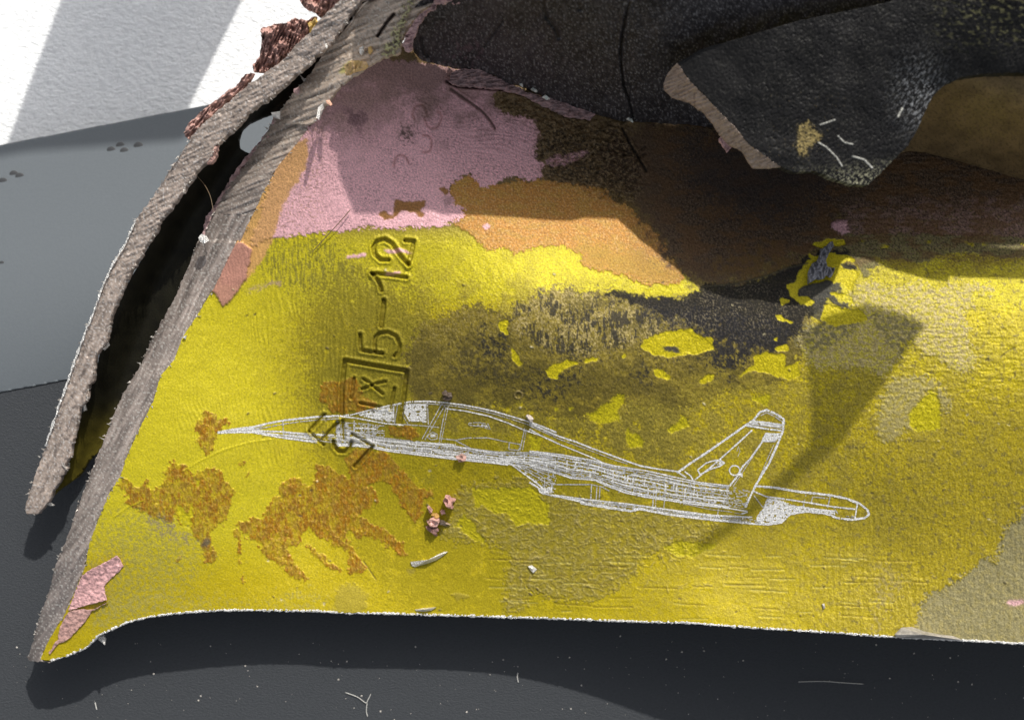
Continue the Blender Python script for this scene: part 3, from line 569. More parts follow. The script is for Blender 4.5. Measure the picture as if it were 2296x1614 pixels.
ar.put(allm, rm * sm(.54, .66, fib(U / 4.5, V / 13, 3, 87, .7)) * .5, (.18, .10, .014))
ar.H += rm * (.00010 + .00020 * (fbm(U / 7, V / 11, 3, 83, .65) - .5))
ar.paint(N_((1010, 720), (1060, 800), (1110, 840), (1160, 700), (1170, 760), (1150, 900), (1190, 930), (1110, 990), (1040, 920), (990, 820)), YEL, 4, 1.5, 1, .42, -.0001)
ar.paint(N_((1200, 470), (1230, 460), (1220, 560), (1190, 540)), YEL, 4, 1.5, 1, .42, -.0001)
hazy(N_((200, 900), (480, 760), (800, 880), (1000, 1000), (1250, 1130), (1340, 1320), (1250, 1500), (900, 1700), (500, 1900), (0, 2000), (60, 1250)), (.30, .265, .06), 30, 44, .75, .2, .7, 9, 84)
hazy(N_((640, 860), (800, 820), (950, 900), (1100, 1050), (1280, 1150), (1100, 1180), (900, 1080), (700, 980)), (.26, .21, .11), 14, 10, .8, .35, .55, 9, 85)
ar.paint(N_((1250, 1110), (1300, 1090), (1360, 1110), (1320, 1160), (1240, 1180)), (.10, .085, .07), 5, 3, .8)
hazy(G_((600, 1050), (900, 940), (1300, 880), (2100, 880), (2200, 760), (1700, 820), (1200, 780), (800, 800), (600, 900)), (.33, .29, .09), 20, 20, .6, .35, .6, 12, 86)
# pink primer left at the bottom left, and the sliver along the upper left edge
ar.paint([(480, 600), (560, 470), (640, 340), (690, 305), (692, 355), (672, 400), (640, 450), (610, 540), (590, 580), (560, 620), (545, 640), (500, 640)], (.60, .33, .12), 5, 3, .92, .5)
ar.paint([(430, 640), (470, 590), (540, 540), (566, 560), (552, 625), (530, 660), (500, 688), (478, 655)], (.45, .22, .17), 3, 1.4, .95, .5, .0003)
ar.paint(D_((1590, 400), (1700, 370), (1800, 340), (1870, 320), (1860, 350), (1760, 370), (1650, 400)), (.40, .26, .2), 6, 3, .8)

# relief of the whole plate: rolling ripples, scratches, grain
rp = .5 + .5 * np.sin((U + (fib(U / 160, V / 300, 2, 101) - .5) * 60 + (V - 800) * .05 + (vn(U / 22, V / 50, 102) - .5) * 9) * 2 * math.pi / 8.6)
amp = np.exp(-(((U - 640) / 240) ** 2 + ((V - 850) / 380) ** 2)) * (.35 + .9 * vn(U / 22, V / 60, 103))
amp *= 1 - .6 * rm
ar.H += .00015 * amp * (rp ** 1.5 - .4)
rp2 = .5 + .5 * np.sin((V - (U - 1000) * .12 + (fbm(U / 220, V / 120, 2, 105) - .5) * 50 + (vn(U / 50, V / 18, 106) - .5) * 9) * 2 * math.pi / 8.0)
ar.H += .0001 * (rp2 - .5) * np.exp(-(((U - 1080) / 210) ** 2 + ((V - 330) / 120) ** 2)) * (.4 + vn(U / 40, V / 20, 107))
ar.H += .00011 * (n_y - .5) * sm(1650, 1900, U) * sm(900, 1150, V) + .00012 * (n_x - .5) * sm(1750, 1950, U) * sm(1000, 850, V)
ar.H += .00013 * (n_hi - .5) * np.clip(.08 + reg * .9 + (V < 560) * .3 + sm(1700, 2100, U) * .3, 0, 1.2) + .00003 * (n_sp - .5)
ar.H += .00022 * (n_mid - .5) * .5
for k in range(60):      # fine horizontal scratches near the lower edge
    a = (random.uniform(1080, 2000), random.uniform(1240, 1390)); l = random.uniform(20, 90)
    ar.groove([a, (a[0] + l, a[1] + l * .03 + random.uniform(-3, 3))], 1.9, .00006, (.42, .38, .12) if k % 2 else BRN, .5, .5, soft=1.6)
for k in range(130):     # pits and specks
    a = (random.uniform(500, 2290), random.uniform(600, 1400)); r = random.uniform(.6, 2.2) ** 1.25
    sl, d = ar.stroke_d([a, (a[0] + random.uniform(-5, 5), a[1] + random.uniform(-3, 3))], r)
    m = 1 - sm(r * .5, r + 1, d)
    ar.put(sl, m * .75, random.choice([(.06, .05, .03), (.16, .12, .05), (.1, .08, .05), (.5, .44, .26)])); ar.H[sl] += m * random.choice([-.00006, .00012])
for k in range(70):  # short raised wrinkles, some given a painted highlight colour
    a = np.array((random.uniform(1180, 1640), random.uniform(1150, 1330))); th = random.choice([random.gauss(0, .25), random.gauss(-1.1, .4), random.gauss(1.2, .3)]); l = random.uniform(5, 26)
    ar.groove([tuple(a), tuple(a + l * .5 * np.array((math.cos(th), math.sin(th))) + (random.uniform(-2, 2), random.uniform(-2, 2))), tuple(a + l * np.array((math.cos(th), math.sin(th))))], random.uniform(1.6, 3.0), -random.uniform(.00004, .00011), random.choice([(.30, .24, .07), (.20, .155, .05), (.33, .27, .12)]), .45, 0)
# long bead of lacquer, dent rim, crack lines
ar.groove(N_((340, 860), (480, 760), (640, 690)), 3, -.00010, YEL * 1.1, .6, 0); ar.groove(N_((1060, 380), (1250, 270), (1480, 160), (1760, 80), (1990, 50)), 4, -.00007, YEL * 1.05, .4, 0)
ar.groove(B_((690, 540), (760, 570), (900, 580), (1050, 590), (1190, 620)), 6, .0005, (.05, .03, .03), .8, .3)
ar.groove(B_((720, 590), (820, 660), (920, 730), (980, 800), (1010, 850)), 5, .00030, (.10, .07, .055), .8, .4)
ar.groove(B_((1850, 850), (1900, 950), (1960, 1050), (2010, 1130)), 5, .0003, (.01, .01, .01), .8, .4)
ar.groove(O_((960, 1320), (1030, 1420), (1090, 1510)), 2.5, .0001, (.12, .09, .02), .8, 0)
ar.groove(F_((130, 372), (350, 350), (550, 300), (700, 245), (830, 215)), 4, -.00012, (.07, .06, .035), .8, 0)
th = np.linspace(0, 6.28, 20); ar.groove(E_(*[(1165 + 26 * math.cos(a), 1085 + 24 * math.sin(a)) for a in th]), 3.2, -.00016, (.26, .2, .08), .6, 0)
ar.groove(R_((2040, 1420), (2100, 1370), (2160, 1340)), 3, .0001, (.12, .1, .03), .8, 0)

nf = fbm(U / 3.4, V / 3.4, 2, 301, .7); worn = np.clip(.25 + reg * .9 + (V < 560) * .35 + sm(1700, 2100, U) * .35, 0, 1)
ar.col *= (1 + (nf - .5) * (.25 + .9 * worn))[..., None]
# the stamped marks: grooves struck into the plate
stamps = [('stamped_digit', [L_((478, 268), (430, 268), (392, 235), (382, 190), (405, 150), (455, 138), (500, 165), (535, 220), (575, 270), (602, 296)), L_((602, 298), (622, 220), (636, 150), (582, 147))], 9.5, .00030),
          ('stamped_digit', [L_((372, 350), (480, 362), (590, 378)), L_((378, 358), (408, 392), (425, 425), (432, 460))], 8.5, .00028),
          ('stamped_dash', [L_((448, 522), (442, 600), (432, 682))], 11, .00026),
          ('stamped_digit', [L_((300, 735), (300, 790), (305, 832), (380, 845), (440, 852)), L_((395, 842), (388, 790), (395, 750), (425, 724), (475, 720), (525, 745), (548, 800), (540, 845), (515, 868))], 8.5, .00024),
          ('stamped_frame', [L_((185, 1240), (188, 1060), (205, 895), (400, 930), (592, 962), (575, 1120), (548, 1290))], 10, .00030),
          ('stamped_letter', [L_((320, 1012), (375, 1045), (458, 1028)), L_((312, 1075), (372, 1052)), L_((375, 1052), (440, 1105))], 6, .00022),
          ('stamped_bar', [L_((262, 1008), (252, 1070), (245, 1130))], 7, .00022), ('stamped_bar', [L_((515, 1070), (500, 1140), (490, 1200))], 8, .00024), ('stamped_bar', [L_((300, 1162), (425, 1188))], 6.5, .0002),
          ('stamped_bar', [J_((690, 330), (785, 225))], 8, .00028), ('stamped_bar', [J_((775, 385), (872, 278))], 9, .0003),
          ('stamped_curve', [J_((845, 400), (850, 430), (880, 462), (920, 465), (952, 440), (962, 405))], 9, .00032), ('stamped_bar', [J_((985, 560), (1040, 500), (1098, 435))], 9.5, .0003),
          ('stamped_bar', [J_((688, 338), (780, 420))], 6, .0002), ('stamped_bar', [J_((905, 265), (912, 385))], 8, .0002), ('stamped_bar', [J_((965, 350), (1010, 378), (1100, 430))], 6, .0002)]
for nm, strokes, w, dep in stamps:
    for st in strokes: ar.groove(st, w * .78, dep * 2.2, OLV * .6, .42 * (.6 + .8 * vn(st[0][0] / 7, st[0][1] / 7, 8)), .34, .4, soft=2.8)
ar.paint(L_((205, 252), (320, 222), (340, 232), (330, 246), (210, 256)), PINK, 3, 1.2, .85); ar.paint(L_((440, 352), (540, 338), (560, 352), (470, 362)), PINK, 3, 1.2, .8)

def zplate(u, v): return zp(u, v) + ar.at(ar.H, u, v)
pu_, pv_ = np.meshgrid(np.linspace(2545, 3400, 12), np.linspace(300, 1466, 14)); ii_ = np.arange(168).reshape(14, 12)
link('plate_continuation', mesh_np('plate_continuation', W(pu_, pv_, zp(np.minimum(pu_, 2700), pv_) - .0002).reshape(-1, 3), np.stack([ii_[:-1, :-1], ii_[1:, :-1], ii_[1:, 1:], ii_[:-1, 1:]], -1).reshape(-1, 4), np.tile((.3, .25, .05), (168, 1)), np.full(168, .5)), frag, M_paint)
plate = sheet('painted_plate', ar, plate_out, zp, .0012, M_paint, frag)

def ribbon(pts, w, zf, lift=.00004, closed=False, seg=4, wob=0.0, seed=0):
    """a flat strip laid on the surface along a polyline: vertices, faces"""
    p = np.asarray(list(pts) + ([pts[0]] if closed else []), float)
    out = [p[0]]
    for a, b in zip(p[:-1], p[1:]):
        n = max(1, int(np.hypot(*(b - a)) / seg))
        for k in range(1, n + 1): out.append(a + (b - a) * k / n)
    q = np.array(out)
    t = np.gradient(q, axis=0); t /= np.linalg.norm(t, axis=1)[:, None] + 1e-9
    nn = np.stack([-t[:, 1], t[:, 0]], 1)
    ww = w * .5 * (1 + wob * (vn(q[:, 0] / 3, q[:, 1] / 3, seed) - .5) * 2)
    ww = np.asarray(ww) * np.ones(len(q))
    l = q + nn * ww[:, None]; r = q - nn * ww[:, None]
    uu = np.concatenate([l[:, 0], r[:, 0]]); vv = np.concatenate([l[:, 1], r[:, 1]])
    co = W(uu, vv, zf(uu, vv) + lift); n = len(q); i = np.arange(n - 1)
    return co, np.stack([i, i + n, i + n + 1, i + 1], 1)
def join(parts):
    co = []; f = []; k = 0
    for c, g in parts: co.append(c); f.append(g + k); k += len(c)
    return np.concatenate(co), np.concatenate(f)
for nm, strokes, w, dep in stamps:
    co, f = join([ribbon(st, w * .62, zplate, .000012, seg=2.5) for st in strokes])
    uu = np.zeros(0)
    s = (D - co[:, 2]) / D * K; pu = co[:, 0] / s + 1148; pv = 807 - co[:, 1] / s
    link(nm, mesh_np(nm, co, f, ar.at(ar.col, pu, pv), ar.at(ar.rough, pu, pv)), plate, M_paint)

# ---- the etched aircraft
etch = bpy.data.objects.new('aircraft_etching', None); C.objects.link(etch); etch.parent = frag
def hatch(polys, th, lift):
    res = []
    for pl in polys:
        p = np.asarray(pl, float); st = 2.2
        u0, v0 = p.min(0) - st; nx = int((p[:, 0].max() - u0) / st) + 3; ny = int((p[:, 1].max() - v0) / st) + 3
        ins = scan(p, u0, v0, st, nx, ny); Ug, Vg = np.meshgrid(u0 + np.arange(nx) * st, v0 + np.arange(ny) * st)
        fk = ins[:-1, :-1] & ins[1:, :-1] & ins[:-1, 1:] & ins[1:, 1:]
        x = Ug[:-1, :-1] * .985 + Vg[:-1, :-1] * .17; y = Vg[:-1, :-1] * .985 - Ug[:-1, :-1] * .17
        keep = fk & (fbm(x / 9, y / 3.8, 2, 5) > th)
        idx = np.arange(nx * ny).reshape(ny, nx); jj, ii = np.nonzero(keep)
        f = np.stack([idx[jj, ii], idx[jj + 1, ii], idx[jj + 1, ii + 1], idx[jj, ii + 1]], 1)
        co = W(Ug.ravel(), Vg.ravel(), zplate(Ug.ravel(), Vg.ravel()) + lift)
        us, inv = np.unique(f, return_inverse=True); res.append((co[us], inv.reshape(f.shape)))
    return res
def etch_part(name, lines, fills=(), grey=(), dens=.62):
    """bright lines, and greyer hatched ground between them"""
    def strokes(sel, k, thr, seed, lift):
        res = []
        for i, (l, w) in enumerate(lines):
            if not sel(w): continue
            c, g = ribbon(l, w * k + .1, zplate, lift, seg=2.2, wob=.4, seed=i)
            m_ = c[g].mean(1) / K; g = g[fbm(m_[:, 0] / 5, m_[:, 1] / 5, 3, seed, .7) > (thr - .29 if w >= 2.7 else thr - .18)]      # the etching misses here and there
            if len(g): res.append((c, g))
        return res
    co, f = join(strokes(lambda w: w >= 2.7, .95, .33, 7, .000055) + hatch(fills, .27, .00005))
    n = len(f); g2 = strokes(lambda w: w < 2.7, .85, .40, 9, .00005) + hatch(grey, dens, .000035)
    if g2:
        c2, f2 = join(g2); f = np.concatenate([f, f2 + len(co)]); co = np.concatenate([co, c2])
    me = mesh_np(name, co, f); o = link(name, me, etch, M_etch); me.materials.append(M_etch2)
    mi = np.zeros(len(f), np.int32); mi[n:] = 1; me.polygons.foreach_set('material_index', mi)
    return o
def between(a, b, n, w, seed, x0=0., x1=1., gaps=.25, ticks=0, tw=1.6):
    """sketchy parallel lines between two lines, broken here and there, with cross ticks"""
    a = np.asarray(a, float); b = np.asarray(b, float); rr = np.random.RandomState(seed); res = []
    us = np.linspace(max(a[0, 0], b[0, 0]), min(a[-1, 0], b[-1, 0]), 70)
    ya = np.interp(us, a[:, 0], a[:, 1]); yb = np.interp(us, b[:, 0], b[:, 1])
    for k in range(n):
        t = (k + .5) / n + rr.uniform(-.2, .2) / n
        y = ya + (yb - ya) * t + (vn(us / 40, us * 0 + k, seed) - .5) * 3
        i = 0
        while i < 66:
            L = rr.randint(8, 34); j = min(69, i + L)
            if rr.rand() > gaps and j - i > 2: res.append(([(us[q], y[q]) for q in range(i, j + 1, 2)], w * rr.uniform(.7, 1.3)))
            i = j + (rr.randint(0, 3) if rr.rand() < .4 else 0)
    for k in range(ticks):
        i = rr.randint(1, 69); t0 = rr.uniform(0, .7); t1 = t0 + rr.uniform(.15, .3)
        res.append(([(us[i], ya[i] + (yb[i] - ya[i]) * t0), (us[i] + rr.uniform(-3, 1), ya[i] + (yb[i] - ya[i]) * min(1, t1))], tw))
    return res
topJ = J_((90, 340), (200, 318), (320, 305), (420, 280), (520, 262), (640, 248), (740, 238), (880, 232))
nose = [(topJ, 4.4), (J_((90, 342), (200, 338), (320, 338), (400, 352), (520, 374), (640, 390), (740, 402)), 4.6), (J_((100, 341), (200, 330), (320, 322), (420, 305), (520, 285), (640, 268), (760, 256), (880, 250)), 2.6),
        (J_((320, 328), (420, 332), (520, 336), (620, 345), (720, 352), (850, 358)), 3.6), (J_((330, 330), (400, 345), (520, 358), (640, 372), (760, 385)), 3), (J_((516, 265), (520, 380)), 2.6), (J_((400, 290), (330, 322)), 2)]
nose += between(J_((520, 336), (900, 362)), J_((520, 376), (900, 418)), 3, 2.4, 3, gaps=.2, ticks=8)
etch_part('nose_lines', nose, grey=[J_((520, 340), (900, 365), (900, 418), (520, 376))], fills=[J_((90, 338), (200, 318), (340, 305), (400, 330), (340, 345), (200, 342))])
canopy = [(J_((880, 232), (960, 226), (1060, 200), (1150, 178), (1260, 155), (1350, 140), (1450, 137), (1560, 145), (1680, 160), (1800, 182), (1900, 205), (2000, 235), (2100, 265), (2200, 300), (2296, 340)), 3.4),
          (J_((1340, 155), (1450, 152), (1560, 160), (1680, 175), (1800, 198), (1900, 222), (2000, 252), (2100, 285), (2200, 322), (2296, 365)), 2.2),
          (J_((1580, 185), (1700, 200), (1850, 232), (1980, 278), (2080, 322), (2200, 362), (2296, 405)), 2.8),
          (J_((1456, 140), (1462, 290)), 2.6), (J_((1552, 150), (1420, 385)), 2.4), (J_((1572, 160), (1440, 388)), 2.2), (J_((1578, 165), (1552, 290), (1532, 410)), 2.6), (J_((1592, 170), (1545, 400)), 1.8),
          (J_((1300, 288), (1420, 296), (1530, 306)), 2.6), (J_((880, 234), (1000, 247), (1180, 281), (1300, 292)), 3), (J_((1284, 165), (1300, 235), (1330, 285)), 2.2), (J_((1262, 160), (1242, 282)), 2.4),
          (J_((1530, 378), (1640, 390), (1720, 375), (1850, 375), (1990, 405), (1985, 450), (2050, 456), (2062, 418), (1992, 405)), 2.6), (J_((2058, 460), (2072, 390), (2090, 312)), 2.6), (J_((2075, 455), (2100, 320)), 1.8),
          (J_((1640, 392), (1740, 445), (1900, 465), (2100, 470), (2296, 482)), 2.6), (J_((1725, 280), (1790, 275), (1850, 285), (1865, 320), (1800, 300), (1725, 292), (1725, 280)), 2.2),
          (J_((1460, 355), (1490, 338), (1520, 352), (1518, 382), (1480, 388), (1458, 372), (1460, 355)), 2.4)]
etch_part('canopy_lines', canopy, [J_((985, 226), (1060, 205), (1150, 182), (1245, 163), (1240, 280), (1100, 256)), J_((1290, 158), (1350, 148), (1452, 150), (1452, 278), (1335, 270), (1302, 220)), J_((1470, 345), (1515, 350), (1510, 380), (1470, 375)), J_((1730, 280), (1850, 288), (1855, 312), (1800, 298))])
fT = J_((860, 300), (1000, 330), (1200, 375), (1400, 395), (1640, 420), (1900, 465), (2296, 480)); fB = J_((860, 425), (1000, 428), (1100, 440), (1200, 460), (1400, 485), (1520, 500), (1700, 520), (1850, 535), (1980, 550), (2296, 620))
fus = [(fB[:-1], 3.4), (J_((860, 360), (1000, 380), (1200, 396), (1530, 412), (1640, 420)), 2.8)]
fus += between(fT, fB, 9, 2.3, 8, gaps=.22, ticks=34) + between(J_((860, 262), (1180, 290)), J_((860, 420), (1180, 440)), 7, 2.2, 9, gaps=.35, ticks=40)
fus += [(J_((870, 260), (870, 420)), 2.4), (J_((980, 262), (975, 420)), 2.4), (J_((1070, 275), (1075, 430)), 2), (J_((1980, 530), (2060, 590), (2140, 648), (2200, 695), (2200, 735), (2296, 757)), 3.4), (J_((1985, 520), (2100, 560), (2200, 600), (2296, 640)), 2.4),
        (J_((2000, 535), (2120, 600), (2250, 680)), 2.6), (J_((2040, 545), (2150, 600), (2270, 660)), 2)]
tK = K_((0, 192), (80, 227), (200, 280), (300, 312), (400, 352), (520, 396), (640, 440), (720, 468), (840, 490), (960, 505), (1020, 545)); 
fus += [(tK, 3.6), (K_((0, 208), (200, 297), (400, 370), (560, 432), (640, 456)), 2), (K_((0, 230), (100, 285), (200, 330), (300, 370), (420, 420), (500, 458), (560, 470)), 2.8)]
mT = K_((0, 372), (200, 395), (400, 430), (560, 470), (760, 500), (960, 545), (1100, 575), (1300, 598)); mB = K_((0, 465), (130, 500), (270, 548), (430, 562), (490, 592), (620, 642), (760, 672), (900, 692), (1060, 716), (1280, 742), (1420, 765))
lB = K_((0, 575), (60, 612), (70, 640), (120, 655), (200, 670), (330, 700), (340, 715), (500, 740), (660, 764), (720, 750), (900, 785), (1100, 810), (1200, 822), (1350, 835), (1450, 845), (1560, 850), (1640, 838), (1670, 810))
lT = K_((130, 655), (400, 690), (640, 716), (900, 752), (1200, 790), (1450, 802))
fus += [(mT, 2.8), (mB, 3.2), (lB, 4), (lT, 3), (K_((120, 560), (150, 590), (400, 590), (470, 604), (520, 632)), 2.6)]
fus += between(mT, mB, 8, 2.1, 12, gaps=.22, ticks=60) + between(lT, lB[3:], 3, 2, 13, gaps=.2, ticks=16) + between(K_((480, 590), (1400, 700)), K_((480, 640), (1400, 800)), 3, 1.8, 14, gaps=.4, ticks=26)
fus += [(K_((x, a), (x - 6, b)), 2.6) for x, a, b in ((285, 495, 545), (405, 592, 690), (440, 600, 690), (460, 605, 690), (722, 590, 665), (826, 615, 740), (808, 640, 745), (1055, 640, 715), (1012, 630, 700), (1270, 640, 720), (1290, 600, 720), (880, 690, 740), (1230, 750, 790), (100, 560, 650), (130, 590, 650))]
fus += [(K_(*[(1080 + 18 * math.cos(a), 670 + 20 * math.sin(a)) for a in np.linspace(0, 6.3, 12)]), 2), (K_(*[(540 + 16 * math.cos(a), 605 + 10 * math.sin(a)) for a in np.linspace(0, 6.3, 12)]), 2)]
fus += between(mT, mB, 6, 2.9, 52, gaps=.06, ticks=30, tw=2.8) + between(fT, fB, 5, 2.9, 53, gaps=.06, ticks=18, tw=2.8) + between(lT, lB[3:], 2, 2.8, 54, gaps=.05, ticks=14, tw=2.8)
etch_part('fuselage_lines', fus, [K_((60, 610), (150, 600), (155, 652), (80, 648))], [J_((1985, 525), (2060, 540), (2296, 610), (2296, 750), (2200, 700)), fT + fB[::-1], J_((865, 270), (980, 270), (1180, 300), (1180, 440), (865, 420)), mT + K_((1440, 625), (1415, 740)) + mB[::-1][1:], lT + lB[3:-2][::-1]])
fin = [(K_((960, 515), (1050, 450), (1150, 385), (1280, 295), (1400, 210), (1460, 170), (1500, 120), (1545, 105), (1600, 130), (1655, 165), (1650, 240), (1610, 340), (1560, 450), (1510, 530), (1470, 600), (1440, 660), (1405, 740)), 5),
       (K_((1010, 505), (1050, 535), (1070, 572)), 3.6), (K_((1075, 560), (1180, 478), (1280, 390), (1380, 300), (1450, 236)), 3.6), (K_((1410, 205), (1540, 228), (1640, 240)), 4.6), (K_((1445, 178), (1560, 190), (1650, 205)), 4.6), (K_((1425, 195), (1560, 212), (1645, 224)), 2.4), (K_((1505, 142), (1545, 122), (1600, 150), (1645, 182)), 2.6),
       (K_((1302, 600), (1350, 540), (1390, 470), (1440, 420), (1510, 320), (1540, 258), (1610, 268)), 4.2), (K_((1325, 602), (1400, 490), (1460, 400)), 2), (K_((1095, 495), (1150, 450), (1200, 435), (1240, 430), (1270, 450), (1240, 470), (1180, 490), (1110, 525), (1095, 495)), 3.4), (K_((1215, 435), (1225, 465)), 2.4),
       (K_(*[(1335 + 34 * math.cos(a), 498 + 32 * math.sin(a)) for a in np.linspace(0, 6.3, 14)]), 3), (K_((1490, 560), (1590, 330)), 2.2), (K_((1350, 375), (1360, 340), (1370, 375), (1355, 410)), 1.2)]
etch_part('tail_fin_lines', fin, [K_((1510, 285), (1560, 250), (1660, 255), (1600, 320), (1515, 318)), K_((1420, 198), (1460, 176), (1650, 205), (1645, 225)), K_((1230, 430), (1270, 440), (1260, 468), (1225, 462)), K_((1360, 505), (1395, 505), (1390, 545), (1355, 540))])
tail = [(K_((1470, 600), (1600, 610), (1740, 635), (1880, 650), (1960, 660), (2060, 680), (2150, 715), (2200, 755), (2210, 785), (2180, 808), (2100, 818), (2000, 808), (1960, 788), (1900, 775), (1800, 765), (1700, 780), (1670, 805)), 5),
        (K_((1450, 630), (1540, 668), (1700, 690), (1830, 710), (1980, 735), (2120, 750)), 3.4), (K_((1460, 660), (1520, 740)), 2.4), (K_((1800, 648), (1780, 745)), 2.6), (K_((1845, 668), (1830, 715)), 2.6), (K_((1957, 665), (1940, 740)), 2.6), (K_((2135, 710), (2118, 812)), 2.8), (K_((1850, 670), (1955, 682)), 2.6),
        (K_((1700, 730), (1800, 745), (1900, 755), (1990, 765)), 4.2), (K_((1980, 740), (2010, 785)), 2.6), (K_((2060, 795), (2120, 800)), 2), (K_((1380, 780), (1420, 770)), 3)]
etch_part('tail_boom_lines', tail, [K_((1518, 740), (1545, 672), (1640, 690), (1720, 722), (1800, 730), (1900, 752), (1990, 770), (1990, 795), (1900, 772), (1800, 762), (1720, 778), (1665, 808), (1650, 838), (1560, 848), (1465, 842), (1480, 790))])

# ---- the thick broken edge of the plate (cut face)
zB = lambda v: np.interp(v, [-80, 0, 100, 150, 270, 400, 600, 800, 1050, 1250, 1430, 1490], np.array([37, 34.5, 31.5, 29, 23.2, 20.2, 17.0, 16.0, 14.6, 12.2, 10.2, 9])) * .001
BLp = np.array([(1000, -80), (870, -60), (790, 25)] + A_((2170, 320), (2090, 420)) + B_left, float); BRp = np.array([(1100, -80)] + seam_top + B_right, float)
def uL(v): return np.interp(v, BLp[:, 1], BLp[:, 0])
def uR(v): return np.interp(v, BRp[:, 1], BRp[:, 0])
def z_edge(u, v):
    l = uL(v); r = uR(v); t = np.clip((u - l) / np.maximum(r - l, 4), -.1, 1.1)
    zr = np.where(v > 280, zp(np.clip(r, 60, 2400), v), zB(v))
    return zr - .0003 - (1 - t) * lerp(.0045, .0030, sm(900, 1400, v)) + .0006 * np.sin(t * 3.1) 
edge_poly = [tuple(p) for p in BLp] + G_((195, 1225), (260, 1228), (335, 1230)) + [tuple(p) for p in BRp[::-1]]
ae = Area(40, -90, 1110, 1500, 2.2)
fib1 = fib((-ae.U * .45 + ae.V * .89) / 120, (ae.V * .45 + ae.U * .89) / 9, 4, 201, .6)
fib2 = fib((-ae.U * .62 + ae.V * .78) / 120, (ae.V * .62 + ae.U * .78) / 9, 4, 203, .6)
fx = np.where(ae.V < 480, fib((ae.U * .93 - ae.V * .37) / 110, (ae.V * .93 + ae.U * .37) / 9, 4, 202, .6), lerp(fib1, fib2, sm(1000, 1250, ae.V)))
ae.col[:] = GREY * .92
ae.col *= (.42 + 1.15 * fx)[..., None]
warm = sm(520, 150, ae.V)[..., None]; ae.col *= lerp(np.ones(3), np.array((1.65, 1.58, 1.42)), warm)  # edge brighter towards the top: sunlit look put into the colour
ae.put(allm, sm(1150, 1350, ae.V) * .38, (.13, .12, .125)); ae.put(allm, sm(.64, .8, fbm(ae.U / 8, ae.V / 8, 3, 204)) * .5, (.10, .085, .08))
ae.put(allm, sm(.72, .8, vn(ae.U / 4, ae.V / 4, 205)) * .6, (.7, .68, .62))
ae.rough[:] = .5
ae.H += .0005 * (fx - .5) + .00005 * (fbm(ae.U / 10, ae.V / 10, 3, 206) - .5)
ae.groove(M_((1100, 200), (1200, 60), (1260, 0)), 9, .0012, (.05, .04, .035), .9, .2); ae.groove(M_((1390, 380), (1470, 260), (1560, 150)), 6, .001, (.06, .045, .04), .9, .2)
ae.groove(M_((600, 680), (760, 560), (900, 420), (1040, 270), (1100, 200)), 15, .0016, (.045, .032, .03), .9, .15)
ae.paint(M_((1430, 560), (1440, 480), (1540, 400), (1580, 280), (1640, 120), (1740, 20), (1840, 0), (1700, 150), (1650, 380), (1600, 600), (1420, 610)), (.55, .54, .25), 10, 4, .8, .5, .0006, mod=lambda u, v: sm(.3, .6, fbm(u / 8, v / 8, 3, 207)))
ae.paint(M_((990, 790), (1030, 690), (1110, 640), (1200, 650), (1100, 740)), (.5, .44, .12), 6, 3, .8)
for pl in (M_((530, 940), (600, 900), (580, 970), (520, 990)), M_((660, 1340), (700, 1320), (700, 1370), (670, 1380))): ae.paint(pl, PINK, 5, 2, .8, .5, .0005)
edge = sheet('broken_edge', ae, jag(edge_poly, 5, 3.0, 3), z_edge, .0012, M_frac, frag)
set_props(edge, 'grey fibrous broken edge along the left of the yellow plate')

# ---- lower layer of the chunk: its inner wall, seen in the gap, and its own broken edge
A_left = [(850, -60)] + A_((2250, 0), (2110, 130), (2040, 230), (1960, 290), (1900, 370), (1760, 480), (1640, 560), (1540, 650), (1440, 730), (1340, 820), (1260, 910), (1230, 960), (1180, 1040), (1120, 1130), (1050, 1240), (980, 1340), (900, 1450), (830, 1600)) + \
    D_((800, 130), (740, 230), (680, 360), (650, 440), (615, 550), (570, 650), (510, 810), (470, 930), (430, 1040), (390, 1150), (340, 1310), (300, 1420), (250, 1560)) + G_((230, 0), (190, 130), (165, 220), (180, 255), (235, 262))
A_right = G_((270, 235), (300, 200), (330, 150), (360, 90), (395, 40)) + D_((420, 1600), (440, 1570), (410, 1540), (460, 1500), (480, 1380), (510, 1260), (520, 1170), (570, 1120), (580, 1040), (615, 980), (620, 890), (640, 800), (700, 740), (720, 640), (740, 540), (770, 480), (820, 360), (860, 270), (910, 200), (960, 100), (1030, 10)) + \
    A_((1040, 1480), (1110, 1400), (1200, 1280), (1300, 1130), (1390, 1050), (1430, 960), (1530, 870), (1600, 800), (1640, 740), (1750, 670), (1860, 580), (1960, 490), (2030, 440), (2090, 370), (2170, 310)) + [(800, 10), (880, -60)]
zA = lambda v: np.interp(v, [-80, 0, 100, 200, 300, 420, 560, 800, 1000, 1160], np.array([33.5, 31, 27.5, 24, 20.8, 18, 15.2, 11.5, 9, 7.2])) * .001
ALp = np.array(A_left, float); AL_v = np.maximum.accumulate(ALp[:, 1]); 
def z_a(u, v):
    t = np.clip((u - np.interp(v, AL_v, ALp[:, 0])) / 55, -.2, 1.3)
    return zA(v) + .0012 * t
aa = Area(30, -90, 960, 1180, 2.2)
fx = np.where(aa.V < 620, fib((aa.U * .90 - aa.V * .44) / 40, (aa.V * .90 + aa.U * .44) / 6, 4, 211, .6), fib((-aa.U * .45 + aa.V * .89) / 60, (aa.V * .45 + aa.U * .89) / 9, 4, 212, .6))
aa.col[:] = GREY * 1.12 * np.array((1.03, 1, .96)); aa.col *= (.5 + 1.0 * fx)[..., None]
aa.put(allm, sm(.62, .78, fbm(aa.U / 9, aa.V / 9, 4, 213)) * .6, (.09, .075, .07)); aa.put(allm, sm(.72, .8, vn(aa.U / 4, aa.V / 4, 214)) * .6, (.75, .73, .7))
